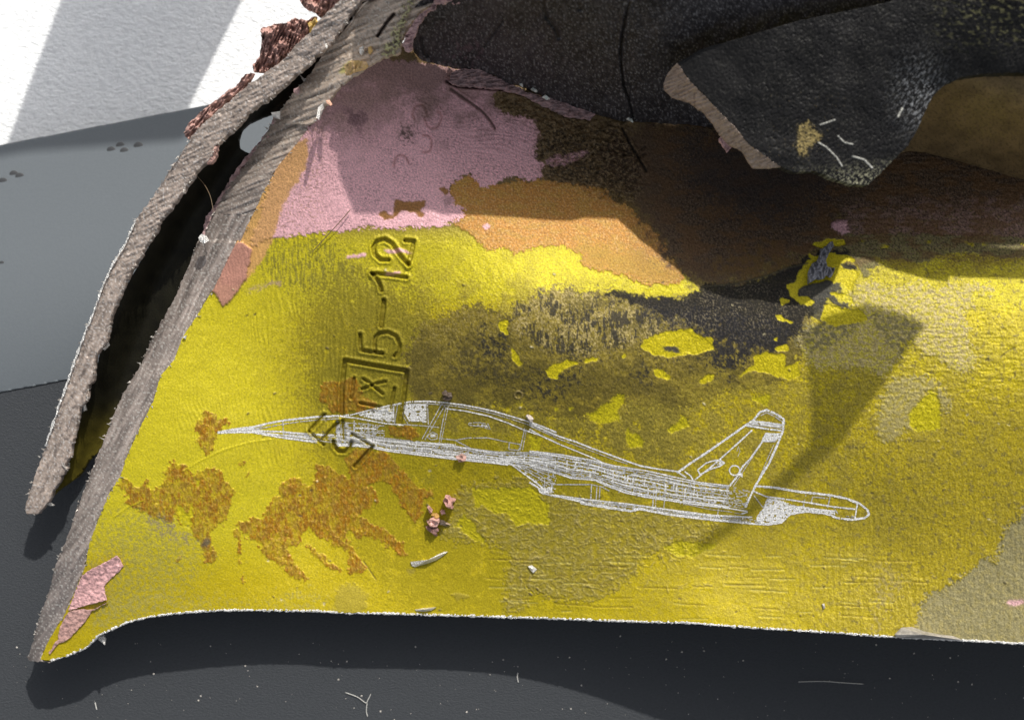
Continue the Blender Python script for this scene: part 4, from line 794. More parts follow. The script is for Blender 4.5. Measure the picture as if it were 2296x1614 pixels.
aa.rough[:] = .5; aa.H += .00035 * (fx - .5) + .00018 * (fbm(aa.U / 9, aa.V / 14, 4, 215, .7) - .5)
lowedge = sheet('lower_broken_edge', aa, jag(A_left + A_right, 5, 3.2, 5), z_a, .0016, M_frac2, frag)
set_props(lowedge, 'narrow ragged broken edge of the lower layer at far left')
rim = [tuple(p) for p in ALp if 80 < p[1] < 1140]
# inner wall behind the gap, its shade painted in as near-black colour
hole = A_((1575, 930), (1590, 870), (1640, 820), (1750, 770), (1860, 735), (1830, 810), (1790, 860), (1730, 930), (1680, 980), (1620, 1005), (1580, 980))
wall_poly = [(880, -20), (760, 60), (620, 210), (500, 300), (400, 430), (330, 560), (250, 700), (210, 850), (160, 1000), (112, 1118), (125, 1106)] + G_((400, 95), (470, 45), (530, 0)) + D_((590, 1520), (660, 1440)) + [(330, 940), (430, 740), (540, 560), (600, 450)]
wall_poly += [(640, 400)] + hole[5:0:-1][::1] 
wall_poly = [(880, -20), (760, 60), (620, 210), (500, 300), (400, 430), (330, 560), (250, 700), (210, 850), (160, 1000), (110, 1120)] + G_((400, 95), (470, 45), (530, 0)) + D_((590, 1520), (680, 1430)) + [(330, 950), (430, 760), (540, 580), (610, 460), (640, 380)] + [A_((1620, 1005))[0], A_((1580, 980))[0], A_((1575, 930))[0], A_((1590, 870))[0], A_((1640, 820))[0], A_((1750, 770))[0], A_((1860, 735))[0]] + [(720, 230), (780, 150), (860, 60)]
aw = Area(80, -40, 900, 1160, 4)
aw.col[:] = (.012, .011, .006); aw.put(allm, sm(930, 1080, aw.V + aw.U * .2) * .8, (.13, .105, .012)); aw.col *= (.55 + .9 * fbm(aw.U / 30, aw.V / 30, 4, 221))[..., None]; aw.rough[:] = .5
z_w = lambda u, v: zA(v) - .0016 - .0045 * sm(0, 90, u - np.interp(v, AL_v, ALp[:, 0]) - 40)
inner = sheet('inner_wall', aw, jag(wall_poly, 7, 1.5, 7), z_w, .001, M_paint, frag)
set_props(inner, 'yellow inside wall, shade painted in, deep in the gap between the two broken edges')

# ---- torn brownish pink fringe on the outer rim of the lower layer
def fringe(poly, zf, h, seed, col=(.30, .16, .13), ang=.35, name='torn_fringe'):
    p = np.array(poly, float); a = Area(p[:, 0].min() - 8, p[:, 1].min() - 8, p[:, 0].max() + 8, p[:, 1].max() + 8, 1.7)
    c, s = math.cos(ang), math.sin(ang)
    r = ridge((a.U * c + a.V * s) / 6.5, (a.V * c - a.U * s) / 34, 3, seed)
    a.col[:] = np.array(col) * np.array((1.55, 1.75, 1.8)); a.col *= (.6 + .6 * r)[..., None]
    a.put(allm, sm(.62, .75, fbm(a.U / 12, a.V / 12, 3, seed + 1)) * .5, (.07, .045, .04)); a.put(allm, sm(.7, .8, r) * .3, (.62, .34, .30))
    a.rough[:] = .6; a.H += h * (r - .5) + h * .8 * (fbm(a.U / 25, a.V / 25, 3, seed + 2) - .5)
    return sheet(name, a, jag(poly, 4, 3.0, seed), zf, .0009, M_flake, frag)
fringe(A_((1980, -40), (1990, 30), (2040, 60), (2090, 90), (2120, 120), (2190, 60), (2260, -10), (2260, -40)), lambda u, v: zA(v) - .0022, .0022, 31)
fringe(A_((1720, 190), (1800, 165), (1900, 150), (1950, 120), (2030, 135), (2090, 110), (2080, 170), (2030, 240), (1960, 300), (1890, 380), (1820, 440), (1740, 480), (1670, 470), (1670, 440), (1710, 370), (1730, 290)), lambda u, v: zA(v) - .0020, .0026, 33)
fringe(A_((1620, 490), (1680, 480), (1640, 560), (1540, 650), (1440, 730), (1340, 820), (1280, 890), (1240, 920), (1215, 880), (1240, 820), (1300, 770), (1330, 730), (1400, 680), (1460, 640), (1510, 590), (1560, 570)), lambda u, v: zA(v) - .0014, .0016, 35, ang=-.9 + 1.57)
fringe(A_((1370, 1080), (1360, 1050), (1390, 1000), (1440, 960), (1435, 1000), (1420, 1060), (1395, 1085)), lambda u, v: zA(v) + .0012, .0008, 37, (.36, .2, .16))
fringe(A_((2040, 160), (2090, 110), (2100, 150), (2060, 210), (2040, 220)), lambda u, v: zA(v) - .001, .0008, 38, (.42, .26, .06), name='amber_flake')
# pink rind along the hidden side of the broken edge
fringe(A_((1820, 740), (1835, 770), (1790, 880), (1740, 950), (1680, 1020), (1640, 1070), (1600, 1100), (1560, 1180), (1480, 1300), (1420, 1400), (1380, 1480), (1350, 1580), (1330, 1560), (1360, 1440), (1440, 1310), (1560, 1120), (1620, 1040), (1720, 930), (1790, 830)), lambda u, v: z_edge(u, v) - .0003, .0008, 39, (.36, .22, .21), ang=.9, name='pink_rind')
# rind at the top right of the edge, against the black fold
fringe(B_((400, 290), (420, 230), (480, 130), (560, 60), (600, 30), (620, -40), (900, -40), (880, 10), (760, 30), (620, 20), (610, 60), (560, 80), (500, 180), (470, 260), (460, 330), (420, 340)), lambda u, v: zB(v) + .0008, .0016, 41, (.40, .24, .23), ang=1.2, name='pink_rind')
fringe(B_((20, 430), (60, 400), (160, 405), (175, 440), (100, 470), (20, 490)), lambda u, v: zB(v) + .0004, .0008, 43, (.55, .34, .14), ang=.2, name='amber_flake')

# ---- charred fold rising behind the plate
low = B_((400, 150), (470, 330), (520, 385), (600, 400), (740, 440), (900, 450), (1000, 490), (1100, 540), (1210, 570), (1330, 630), (1500, 690), (1650, 740), (1850, 790), (1910, 790), (2000, 795), (2260, 812)) + [(1620, 285), (1760, 300), (1960, 300), (2300, 300), (2420, 300)]
lowp = np.array(low, float)
wall2 = [(2420, -45), (2000, -35), (1500, -28), (1250, -26), (1040, -30), (985, -25), (935, 10)] + low
def z_f(u, v):
    vb = np.interp(u, lowp[:, 0], lowp[:, 1]); zl = zp(np.clip(u, 60, 2400), vb) + .0016
    top = lerp(.036, .0425, sm(940, 1150, u)); t = np.clip((vb - v) / (vb + 26), 0, 1)
    lim = lerp(1, .95, sm(1450, 1600, u))
    return zl + (top * lim - zl) * (t ** .85) + .0009 * np.sin(t * 3.0)
af = Area(900, -60, 2430, 320, 2.4)
af.col[:] = (.034, .031, .033); g = fbm(af.U / 60, af.V / 60, 4, 231); af.col *= (.5 + .9 * g)[..., None]
scr = sm(.52, .72, fib((af.U + af.V * .4) / 4, (af.V - af.U * .3) / 13, 3, 232, .7)); af.put(allm, scr * .55, (.12, .11, .11)); af.put(allm, sm(.55, .75, fbm(af.U / 12, af.V / 12, 4, 237, .6)) * .6, (.018, .016, .018))
af.put(allm, sm(.70, .80, fbm(af.U / 3.2, af.V / 6, 2, 233)) * .6, (.26, .25, .25))
af.paint(B_((700, 280), (900, 240), (960, 330), (900, 420), (650, 430)), (.10, .065, .075), 16, 10, .7, .6, mod=lambda u, v: sm(.5, .66, fbm(u / 9, v / 14, 3, 234)))
af.rough[:] = .46; af.H += .0012 * (fbm((af.U + af.V * .5) / 90, (af.V - af.U * .5) / 190, 3, 235) - .5) + .0006 * (ridge((af.U + af.V * .6) / 60, (af.V - af.U * .6) / 160, 2, 238) - .5) + .0001 * (fbm(af.U / 6, af.V / 9, 3, 236) - .5)
af.groove(B_((1900, 20), (1870, 120), (1850, 250), (1840, 350), (1845, 450), (1860, 560), (1890, 640), (1920, 770)), 4.5, .0008, (.012, .011, .011), .8, .3)
af.groove(B_((1060, 140), (1000, 220), (940, 310)), 5, .0005, (.016, .015, .015), .6, .1); af.groove(B_((1330, 20), (1350, 110), (1420, 200), (1430, 250)), 9, .0005, (.018, .017, .018), .5, .1)
af.groove(B_((520, 250), (530, 320), (560, 370)), 9, .0006, (.012, .012, .012), .7, 0); af.groove(B_((1560, -60), (1570, 60)), 10, .0005, (.016, .015, .015), .5, 0)
af.H *= sm(-15, 60, af.V)
fold = sheet('charred_fold', af, jag(wall2, 7, 2.0, 9), z_f, .0018, M_soot, frag)
set_props(fold, 'sooty black fold rising behind the top of the plate')
# pinkish torn lip under the fold
fringe(B_((700, 540), (720, 480), (800, 450), (920, 460), (1020, 510), (1130, 560), (1220, 610), (1400, 650), (1520, 700), (1680, 750), (1640, 790), (1480, 770), (1330, 700), (1200, 630), (1050, 590), (880, 575), (760, 565)), lambda u, v: zp(u, v) + .0012, .0007, 45, (.20, .12, .115), ang=1.4, name='torn_lip')
for i, c in enumerate(((1290, 600, 40), (1350, 645, 24), (1900, 788, 26), (1180, 560, 22))):
    fringe(B_((c[0] - c[2], c[1] - 6), (c[0] - c[2] * .3, c[1] - c[2] * .7), (c[0] + c[2] * .5, c[1] - c[2] * .3), (c[0] + c[2], c[1] + 12), (c[0], c[1] + 6)), lambda u, v: zp(u, v) + .0026, .0006, 50 + i, (.5, .48, .42), name='metal_burr')

# ---- rolled wall on the right, under the flap
roll_poly = C_((1400, 980), (1600, 925), (1700, 935), (1900, 985), (2100, 1050), (2296, 1120), (2560, 1200), (2560, 330), (2100, 360), (1700, 480), (1500, 700))
def z_r(u, v):
    vl = np.interp(u, [1970, 2043, 2080, 2150, 2225, 2296, 2390], [350, 336, 340, 358, 382, 407, 436]); t = np.clip((vl - v) / 240, 0, 1)
    return .0165 + .0195 * np.sin(t * 1.5)
arl = Area(1940, 100, 2400, 460, 2.4)
arl.col[:] = (.20, .135, .062); arl.col *= (.65 + .7 * fbm(arl.U / 50, arl.V / 30, 4, 241))[..., None]
arl.paint(C_((1700, 700), (1900, 620), (2300, 560), (2300, 800), (1900, 800)), (.26, .19, .06), 30, 50, .7); arl.put(allm, sm(.62, .75, fbm(arl.U / 6, arl.V / 6, 3, 242)) * .5, (.05, .035, .02))
arl.rough[:] = .45
roll = sheet('rolled_wall', arl, jag(roll_poly, 8, 1, 11), z_r, .0012, M_paint, frag)
set_props(roll, 'smooth brown rolled wall under the black flap at far right')

# ---- the black flap bent towards the viewer, with its pale cut face
zfl = rbf([(1519, 142, 34.2), (1620, 290, 34.6), (1720, 375, 35), (1830, 388, 35.2), (1945, 415, 35), (2000, 350, 36.2), (2060, 270, 37.5), (2110, 190, 39), (2200, 162, 41.5), (2320, 162, 44.5), (1700, 60, 38.5), (1990, 0, 42), (2320, -50, 48), (1850, 220, 38), (2050, 120, 41), (2420, 100, 47), (1600, 100, 36), (1990, -60, 42)])
flap_poly = C_((160, 390), (230, 490), (330, 590), (420, 690), (520, 790), (600, 890), (700, 960), (790, 1025), (870, 1060), (1010, 1055), (1100, 1095), (1200, 1125), (1250, 1140), (1330, 1145), (1400, 1080), (1500, 980), (1580, 900), (1640, 800), (1680, 700), (1730, 600), (1800, 530), (1900, 480), (2050, 455), (2296, 450), (2640, 440), (2640, -130), (1520, -130), (1480, 10), (1200, 70), (900, 130), (600, 220), (300, 305))
al = Area(1490, -60, 2420, 440, 1.9)
al.col[:] = (.013, .0125, .0125); al.col *= (.7 + .6 * fbm(al.U / 70, al.V / 70, 3, 251))[..., None]
q = (al.U * .6 - al.V * .8); w_ = (al.U * .8 + al.V * .6)
scr = sm(.54, .72, fib(w_ / 4, q / 15, 4, 252, .65)); zone = .35 + .65 * sm(1600, 1850, al.U + al.V * .5)
al.put(allm, scr * zone * .25 * sm(.35, .65, fbm(al.U / 60, al.V / 40, 3, 259)), (.10, .096, .082)); al.put(allm, sm(.54, .70, fib(w_ / 4, q / 14, 3, 253)) * np.exp(-(((al.U - 2065) / 55) ** 2 + ((al.V - 215) / 75) ** 2)) * .6, (.34, .35, .36))
al.put(allm, sm(.52, .70, fib(w_ / 4, q / 9, 3, 254)) * sm(350, 420, al.V + (al.U - 1900) * .1) * .8, (.34, .33, .22))
al.put(allm, sm(.60, .76, fbm(al.U / 16, al.V / 9, 3, 255)) * sm(2050, 2200, al.U) * sm(140, 40, al.V) * .6, (.20, .19, .09))
al.paint(C_((900, 780), (960, 750), (1030, 800), (1040, 860), (970, 920), (940, 980), (890, 920)), (.30, .23, .09), 7, 4, .85, .5, mod=lambda u, v: .4 + .6 * sm(.3, .6, fbm(u / 7, v / 7, 3, 256)))
for st, w in ((C_((1030, 880), (1080, 910), (1140, 970), (1175, 1025)), 3), (C_((1240, 965), (1310, 985), (1360, 1035)), 4), (C_((1040, 770), (1130, 740)), 3), (C_((1150, 840), (1190, 880), (1240, 890)), 3), (C_((1520, 720), (1545, 670)), 4)):
    al.groove(st, w, -.00008, (.55, .54, .48), .85, 0)
al.rough[:] = .5; al.H += .0005 * (fbm(al.U / 110, al.V / 110, 2, 257) - .5) + .00007 * (fbm(al.U / 6, al.V / 6, 3, 258) - .5) - .00012 * scr * zone
flap = sheet('charred_flap', al, jag(flap_poly, 6, 1.4, 13), zfl, .0022, M_soot, frag)
set_props(flap, 'black scratched triangular flap bent up at the top right')
inner_cut = np.array(C_((160, 390), (230, 490), (330, 590), (420, 690), (520, 790), (600, 890), (700, 960), (795, 1025)), float)
outer_cut = C_((795, 1030), (740, 1036), (630, 1035), (600, 1000), (560, 930), (480, 890), (420, 830), (380, 760), (330, 700), (260, 650), (240, 630), (130, 600), (80, 550), (75, 510), (100, 450), (158, 388))
def z_c(u, v):
    d = np.full(np.shape(u), 1e9)
    for a, b in zip(inner_cut[:-1], inner_cut[1:]):
        ab = b - a; t = np.clip(((u - a[0]) * ab[0] + (v - a[1]) * ab[1]) / (ab @ ab), 0, 1); d = np.minimum(d, np.hypot(u - a[0] - t * ab[0], v - a[1] - t * ab[1]))
    return zfl(u, v) - .0001 - d * K * .85
ac = Area(1480, 130, 1760, 385, 1.8)
fx = fib((ac.U * .9 - ac.V * .42) / 36, (ac.V * .9 + ac.U * .42) / 4.5, 4, 261, .6)
ac.col[:] = (.40, .31, .25); ac.col *= (.6 + .8 * fx)[..., None]; ac.put(allm, sm(.66, .8, fbm(ac.U / 7, ac.V / 7, 3, 262)) * .5, (.12, .08, .06)); ac.rough[:] = .5; ac.H += .0005 * (fx - .5)
cut = sheet('cut_face', ac, jag([tuple(p) for p in inner_cut] + outer_cut, 5, 1.6, 15), z_c, .0008, M_frac2, flap)
fringe(C_((415, 855), (430, 840), (460, 870), (497, 905), (465, 937)), lambda u, v: zfl(u, v) - .004, .0005, 47, (.45, .24, .22), name='pink_flake')

# ---- bottom cut edge of bare metal, grain by grain
bp_ = np.array(bottom, float); 
def cut_strip(name, pts, w, lift, mat, seed, amp, parent):
    q = jag(pts, 3.2, amp, seed, closed=False)
    co, f = ribbon([tuple(p) for p in q], w, lambda u, v: zp(u, v) + .0002 * (vn(u / 4, v / 4, seed) - .3), lift, seg=3, wob=.9, seed=seed)
    n = len(co) // 2; lo = co.copy(); lo[:, 2] -= .0013
    i = np.arange(n - 1)
    f2 = np.concatenate([f, np.stack([i + 2 * n, i, i + 1, i + 1 + 2 * n], 1), np.stack([i + n, i + 3 * n, i + 1 + 3 * n, i + 1 + n], 1)])
    return link(name, mesh_np(name, np.concatenate([co, lo]), f2), parent, mat)
cut_strip('bare_cut_edge', bottom, 5.0, -.00002, M_burr, 5, 1.0, frag)
ra = np.array([p for p in rim if 470 < p[1] < 1010], float)
q = jag([tuple(p) for p in ra], 5, 2, 77, closed=False)
co, f = ribbon([tuple(p) for p in q], 4, lambda u, v: z_a(u, v) + .0004, .0002, seg=4, wob=.9, seed=3)
link('bare_rim', mesh_np('bare_rim', co, f), frag, M_burr)

# ---- small burrs, curls and flakes fixed to the chunk
def shard(name, pts, z, mat=None, col=(.5, .48, .42), seed=0, tilt=.3, parent=None, thick=.0004):
    """a bent flake: outline in drawing units, bottom edge at z, curling up by tilt along its length"""
    p = np.array(pts, float); c = p.mean(0)
    d = p - c; _, _, vt = np.linalg.svd(d); t = d @ vt[0]; t = t / (np.abs(t).max() + 1e-9); s_ = d @ vt[1]; s_ = s_ / (np.abs(s_).max() + 1e-9)
    n = len(p); L = np.abs(d @ vt[0]).max() * K
    rr = np.random.RandomState(seed)
    zt = z + tilt * L * (t + .6 * t * t) + .25 * tilt * L * s_ + rr.uniform(-.1, .1, n) * L * .4
    top = W(p[:, 0], p[:, 1], zt); ctr = W(c[:1], c[1:], np.array([z + .35 * L]))
    bot = top - np.array([0, 0, thick]); cb = ctr - np.array([0, 0, thick])
    co = np.concatenate([top, ctr, bot, cb]); f = []
    for i in range(n):
        j = (i + 1) % n
        f += [(i, n, j), (n + 1 + j, 2 * n + 1, n + 1 + i), (i, j, n + 1 + j), (i, n + 1 + j, n + 1 + i)]
    cc = np.tile(np.array(col), (len(co), 1)) * rr.uniform(.75, 1.15, (len(co), 1))
    o = link(name, mesh_np(name, co, np.array(f), cc, np.full(len(co), .5), smooth=False), parent, mat or M_flake)
    return o
def zr(u, v): return float(zplate(np.array([u]), np.array([v]))[0])
# pink curl at the lower left corner of the plate
def curl(poly, h, seed, col, name='pink_curl', bend=(.8, .6)):
    p = np.array(poly, float); a = Area(p[:, 0].min() - 6, p[:, 1].min() - 6, p[:, 0].max() + 6, p[:, 1].max() + 6, 1.8)
    t = ((a.U - p[:, 0].mean()) * bend[0] + (a.V - p[:, 1].mean()) * bend[1]) / (np.ptp(p[:, 0]) * .5)
    a.col[:] = col; n = fbm(a.U / 10, a.V / 10, 4, seed); a.col *= (.7 + .5 * n)[..., None]
    a.put(allm, sm(.56, .7, fbm(a.U / 6, a.V / 4, 3, seed + 2)) * .55, (.16, .10, .095))
    a.rough[:] = .5; a.H += h * np.abs(t) ** 1.6 + .0003 * (n - .5)
    return sheet(name, a, jag(poly, 4, 2.0, seed), lambda u, v: zplate(u, v) + .0003, .0003, M_flake, frag, back=False)
curl(G_((540, 660), (600, 620), (700, 570), (770, 530), (810, 600), (780, 640), (720, 690), (680, 730), (700, 820), (640, 840), (560, 860), (470, 890), (450, 890), (500, 760)), .0012, 61, (.66, .38, .37), bend=(.5, .8))
curl(G_((450, 900), (540, 880), (600, 890), (720, 830), (600, 900), (560, 970), (480, 1050), (440, 1090), (380, 1110), (330, 1180), (320, 1170), (380, 1080), (400, 990)), .0009, 63, (.52, .31, .27), bend=(.7, .5))
# burr hanging from the lower left edge
for i, (pts, zz) in enumerate(((G_((640, 1070), (680, 1050), (697, 1080), (690, 1118), (670, 1100), (655, 1090)), .0085), (Q_((385, 1350), (410, 1342), (425, 1352), (400, 1372), (425, 1385), (462, 1408), (420, 1412), (388, 1398), (395, 1370)), .0068),
                               (A_((1325, 1600), (1310, 1570), (1330, 1545), (1365, 1560), (1380, 1590), (1350, 1610)), .0165), (A_((1790, 745), (1850, 735), (1850, 790), (1820, 780), (1800, 770)), .021), (Q_((270, 1420), (300, 1408), (345, 1420), (330, 1460), (290, 1492), (268, 1480)), .0052),
                               (M_((850, 450), (880, 470), (860, 510), (845, 490)), .029), (M_((1200, 500), (1240, 480), (1250, 530), (1220, 580), (1200, 550)), .0305), (M_((770, 1120), (820, 1080), (830, 1130), (800, 1200), (780, 1250), (750, 1230)), .0258), (Q_((880, 10), (910, 0), (930, 50), (905, 75), (885, 95), (870, 70)), .0105), (Q_((690, 520), (715, 500), (735, 600), (712, 610), (705, 560)), .0085), (Q_((520, 1065), (555, 1040), (590, 1050), (585, 1090), (565, 1100), (540, 1085)), .0068))):
    shard('metal_burr', pts, zz, M_burr, seed=80 + i, tilt=.5, parent=frag)
for i, (pts, cc) in enumerate(((M_((850, 1050), (890, 1045), (918, 1090), (900, 1105), (860, 1080)), (.7, .4, .28)), (M_((1290, 500), (1320, 480), (1340, 530), (1310, 570), (1292, 550)), (.6, .4, .15)), (A_((1940, 590), (1975, 575), (1960, 610), (1940, 615)), (.55, .35, .33)), (D_((1225, 715), (1205, 705), (1230, 690)), (.5, .5, .5)))):
    shard('paint_chip', pts, (.026, .03, .027, .016)[i], None, cc, 95 + i, .5, frag)
# curled bare slivers scraped out of the paint
for i, pts in enumerate((O_((1450, 1330), (1470, 1345), (1560, 1330), (1680, 1300), (1740, 1260), (1800, 1220), (1840, 1222), (1800, 1255), (1720, 1310), (1620, 1345), (1500, 1380), (1465, 1370)), H_((480, 885), (540, 875), (620, 870), (590, 890), (540, 898), (490, 893)), H_((1225, 600), (1250, 592), (1285, 620), (1260, 645), (1245, 630)), I_((1405, 1050), (1450, 1005), (1520, 1000), (1600, 1030), (1700, 1050), (1800, 1060), (1850, 1085), (1700, 1078), (1500, 1072), (1420, 1070)), I_((925, 850), (940, 845), (945, 875), (932, 882)))):
    c = np.mean(np.array(pts), 0); shard('scraped_sliver', pts, zr(*c) + .00025, M_split if i > 2 else M_burr, seed=120 + i, tilt=.05, parent=frag, thick=.0003)
# lump of sheared grey metal on the right
gl = R_((410, 800), (415, 700), (450, 620), (500, 590), (520, 500), (560, 480), (600, 440), (622, 430), (620, 480), (580, 540), (560, 600), (570, 650), (640, 660), (600, 740), (560, 720), (540, 760), (460, 760))
pg = np.array(gl); ag = Area(pg[:, 0].min() - 6, pg[:, 1].min() - 6, pg[:, 0].max() + 6, pg[:, 1].max() + 6, 1.6)
rr_ = ridge(ag.U / 9, ag.V / 18, 3, 271); ag.col[:] = (.22, .22, .24); ag.col *= (.35 + 1.1 * rr_)[..., None]; ag.rough[:] = .4; ag.H += .0012 * (rr_ - .4)
sheet('sheared_lump', ag, jag(gl, 4, 2, 17), lambda u, v: zp(u, v) + .0006, .0008, M_frac2, frag, back=False)

# ---- beyond the frame: the flap's root, and made-up sheets shaped to cast shade
def caster(pts, name, thick, mat, parent, col=(.03, .028, .03)):
    top = []
    for (u, v, zs, t) in pts:
        if zs > 0: zs = float(zp(u, v))
        top.append(Wp(u, v, zs) + Ldir * t)
    n = len(top); off = Vector((.2, -.3, -1)).normalized() * thick
    co = [tuple(p) for p in top] + [tuple(p + off) for p in top]
    f = [tuple(range(n)), tuple(range(2 * n - 1, n - 1, -1))] + [(i, (i + 1) % n, n + (i + 1) % n, n + i) for i in range(n)]
    me = bpy.data.meshes.new(name); me.from_pydata(co, [], f); me.update()
    a = me.attributes.new('col', 'FLOAT_COLOR', 'POINT')
    for i in range(len(co)): a.data[i].color = (*col, 1)
    b = me.attributes.new('rough', 'FLOAT', 'POINT')
    for i in range(len(co)): b.data[i].value = .5
    return link(name, me, parent, mat)
root_u, root_v = np.meshgrid(np.linspace(1480, 3000, 24), np.linspace(-30, -520, 10)); fy = (root_v + 30) / -490
rz = zfl(np.clip(root_u, 1500, 2420), np.full_like(root_u, -45)) - .004 * fy - .0006
rz2 = np.concatenate([W(root_u, root_v, rz).reshape(-1, 3)]); ii_ = np.arange(240).reshape(10, 24)
link('flap_root', mesh_np('flap_root', rz2, np.stack([ii_[:-1, :-1], ii_[1:, :-1], ii_[1:, 1:], ii_[:-1, 1:]], -1).reshape(-1, 4), np.tile((.03, .028, .03), (240, 1)), np.full(240, .5)), frag, M_soot)
su, sv = np.meshgrid(np.linspace(2405, 2900, 10), np.linspace(-70, 150, 8)); ii_ = np.arange(80).reshape(8, 10)
link('flap_root', mesh_np('flap_root', W(su, sv, zfl(np.clip(su, 0, 2420), sv) - .0005 + (su - 2405) * 6e-6).reshape(-1, 3), np.stack([ii_[:-1, :-1], ii_[1:, :-1], ii_[1:, 1:], ii_[:-1, 1:]], -1).reshape(-1, 4), np.tile((.03, .028, .03), (80, 1)), np.full(80, .5)), frag, M_soot)
ft, fv = np.meshgrid(np.linspace(0, 1, 40) ** 1.3, np.linspace(-7, -330, 40)); fu = (866 + 55 * sm(-170, -66, fv)) * (1 - ft) + 2420 * ft; ii_ = np.arange(1600).reshape(40, 40)
link('fold_shadow_caster', mesh_np('fold_shadow_caster', W(fu, fv, np.full(fu.shape, .0378) + .0062 * sm(-12, -75, fv)).reshape(-1, 3), np.stack([ii_[:-1, :-1], ii_[1:, :-1], ii_[1:, 1:], ii_[:-1, 1:]], -1).reshape(-1, 4), np.tile((.03, .028, .03), (1600, 1)), np.full(1600, .5)), frag, M_soot)  # added unseen sheet behind the fold, shaped to shade the pink
caster([(560, -120, -.0203, .066), (540, 0, -.0203, .062), (415, 245, -.0200, .062), (470, 262, -.0175, .075), (470, 310, -.016, .10), (400, 370, -.014, .16), (60, 390, -.015, .16), (-60, 410, -.015, .16), (8, 335, -.0200, .066), (140, 0, -.0203, .066), (180, -120, -.0203, .066)], 'ledge_shadow_caster', .0012, M_soot, frag)  # added unseen sheet, laid out along the sun to shade the white ledge
caster([(2065, 742, .020, .064), (1990, 850, .0192, .070), (1875, 1005, .0172, .078), (1762, 1095, .0155, .088), (1640, 1195, .0135, .100), (1565, 1243, .0125, .106), (1560, 1225, .0125, .106), (1720, 1100, .0152, .092), (1815, 1000, .0172, .082), (1818, 900, .0185, .076), (1795, 760, .0195, .068), (1850, 715, .0197, .064), (1930, 695, .0198, .060), (2000, 712, .02, .060)], 'plate_shadow_caster', .0012, M_soot, frag)  # made-up tongue, outline projected back from the tapering shadow on the plate

# splintered fibres of metal standing along the broken edges: far too many to count
def splinters(name, lines, n, seed):
    rr = np.random.RandomState(seed); co = []; f = []
    for pts, zf, side in lines:
        p = np.array(pts, float); L = np.r_[0, np.cumsum(np.hypot(*np.diff(p, axis=0).T))]
        for k in range(int(n * L[-1] / 1000)):
            d = rr.uniform(0, L[-1]); u = np.interp(d, L, p[:, 0]); v = np.interp(d, L, p[:, 1])
            a = side + rr.normal(0, .7); l = rr.gamma(1.2, 2.6) + 1.5; w = rr.uniform(.7, 2.6); u += rr.normal(0, 1.5)
            z = float(zf(np.array([u]), np.array([v]))[0]) + .0003
            tip = (u + l * math.cos(a), v + l * math.sin(a)); q = (-math.sin(a) * w, math.cos(a) * w); b = len(co)
            co += [Wp(u + q[0], v + q[1], z), Wp(u - q[0], v - q[1], z), Wp(tip[0], tip[1], z + rr.uniform(-.0002, .0006)), Wp(u, v, z - .0004)]
            f += [(b, b + 1, b + 2), (b + 1, b + 3, b + 2), (b + 3, b, b + 2)]
    o = link(name, mesh_np(name, np.array([tuple(c) for c in co]), np.array(f), smooth=False), frag, M_split); o['kind'] = 'stuff'; return o
splinters('edge_splinters', [([p for p in B_right if p[1] < 1440], z_edge, -.1), (B_left, z_edge, math.pi), (A_right[6:], z_a, .2), ([p for p in A_left if p[1] > 250], z_a, math.pi + .2)], 60, 5)

# ------------------------------------------------------------------ loose things on the plate and the board
def crumb(name, label, u, v, r, h, col, seed, ang=0, long=1.0, group=None):
    """a broken crumb: a lumpy closed stone standing on the plate"""
    import bmesh
    bm = bmesh.new(); bmesh.ops.create_icosphere(bm, subdivisions=2, radius=1)
    rr = np.random.RandomState(seed); base = Wp(u, v, zr(u, v)); s = r * K
    for w in bm.verts:
        k = 1 + .75 * (vn(w.co.x * 1.6 + seed, w.co.y * 1.6 + w.co.z * 1.1, seed) - .5) * 2
        x, y, z = w.co.x * k * long, w.co.y * k, w.co.z * k
        w.co = Vector((x * math.cos(ang) - y * math.sin(ang), x * math.sin(ang) + y * math.cos(ang), 0)) * s + Vector((0, 0, (z + .8) * h * .55))
    me = bpy.data.meshes.new(name); bm.to_mesh(me); bm.free()
    a = me.attributes.new('col', 'FLOAT_COLOR', 'POINT')
    for i in range(len(me.vertices)):
        q = rr.uniform(.6, 1.1); a.data[i].color = (col[0] * q, col[1] * q, col[2] * q, 1)
    b = me.attributes.new('rough', 'FLOAT', 'POINT')
    for i in range(len(me.vertices)): b.data[i].value = .5
    o = link(name, me, None, M_flake); o.location = base; set_props(o, label, 'crumb', group); return o
GRP = 'pink paint crumbs on the yellow plate'
crumb('paint_crumb', 'tall pink paint crumb standing alone on the yellow, topmost and largest of the cluster', *O_((1855, 690))[0], 10.5, .0030, (.55, .30, .27), 1, -.9, 1.3, GRP)
crumb('paint_crumb', 'broad pale pink crumb in the middle of the cluster, casting a forked shadow', *O_((1690, 905))[0], 10, .0020, (.70, .42, .36), 2, .4, 1.2, GRP)
crumb('paint_crumb', 'thin leaning pink splinter at the upper left of the crumb cluster', *O_((1660, 780))[0], 4, .0020, (.55, .32, .30), 3, -1.1, 2.2, GRP)
crumb('paint_crumb', 'dark brownish pink crumb lowest in the cluster', *O_((1690, 990))[0], 8, .0013, (.36, .20, .18), 4, -.6, 1.6, GRP)
crumb('paint_crumb', 'small pink crumb at the right of the cluster beside the tall one', *O_((1785, 805))[0], 5, .0012, (.66, .38, .35), 5, .2, 1.2, GRP)
crumb('paint_crumb', 'amber coloured crumb between the two biggest pink crumbs', *O_((1715, 845))[0], 6, .0012, (.55, .32, .10), 6, -.7, 1.4, GRP)
crumb('paint_crumb', 'flat grey pink sliver lying just right of the crumb cluster', *O_((1790, 918))[0], 4, .0006, (.40, .30, .22), 7, -.3, 3.0, GRP)
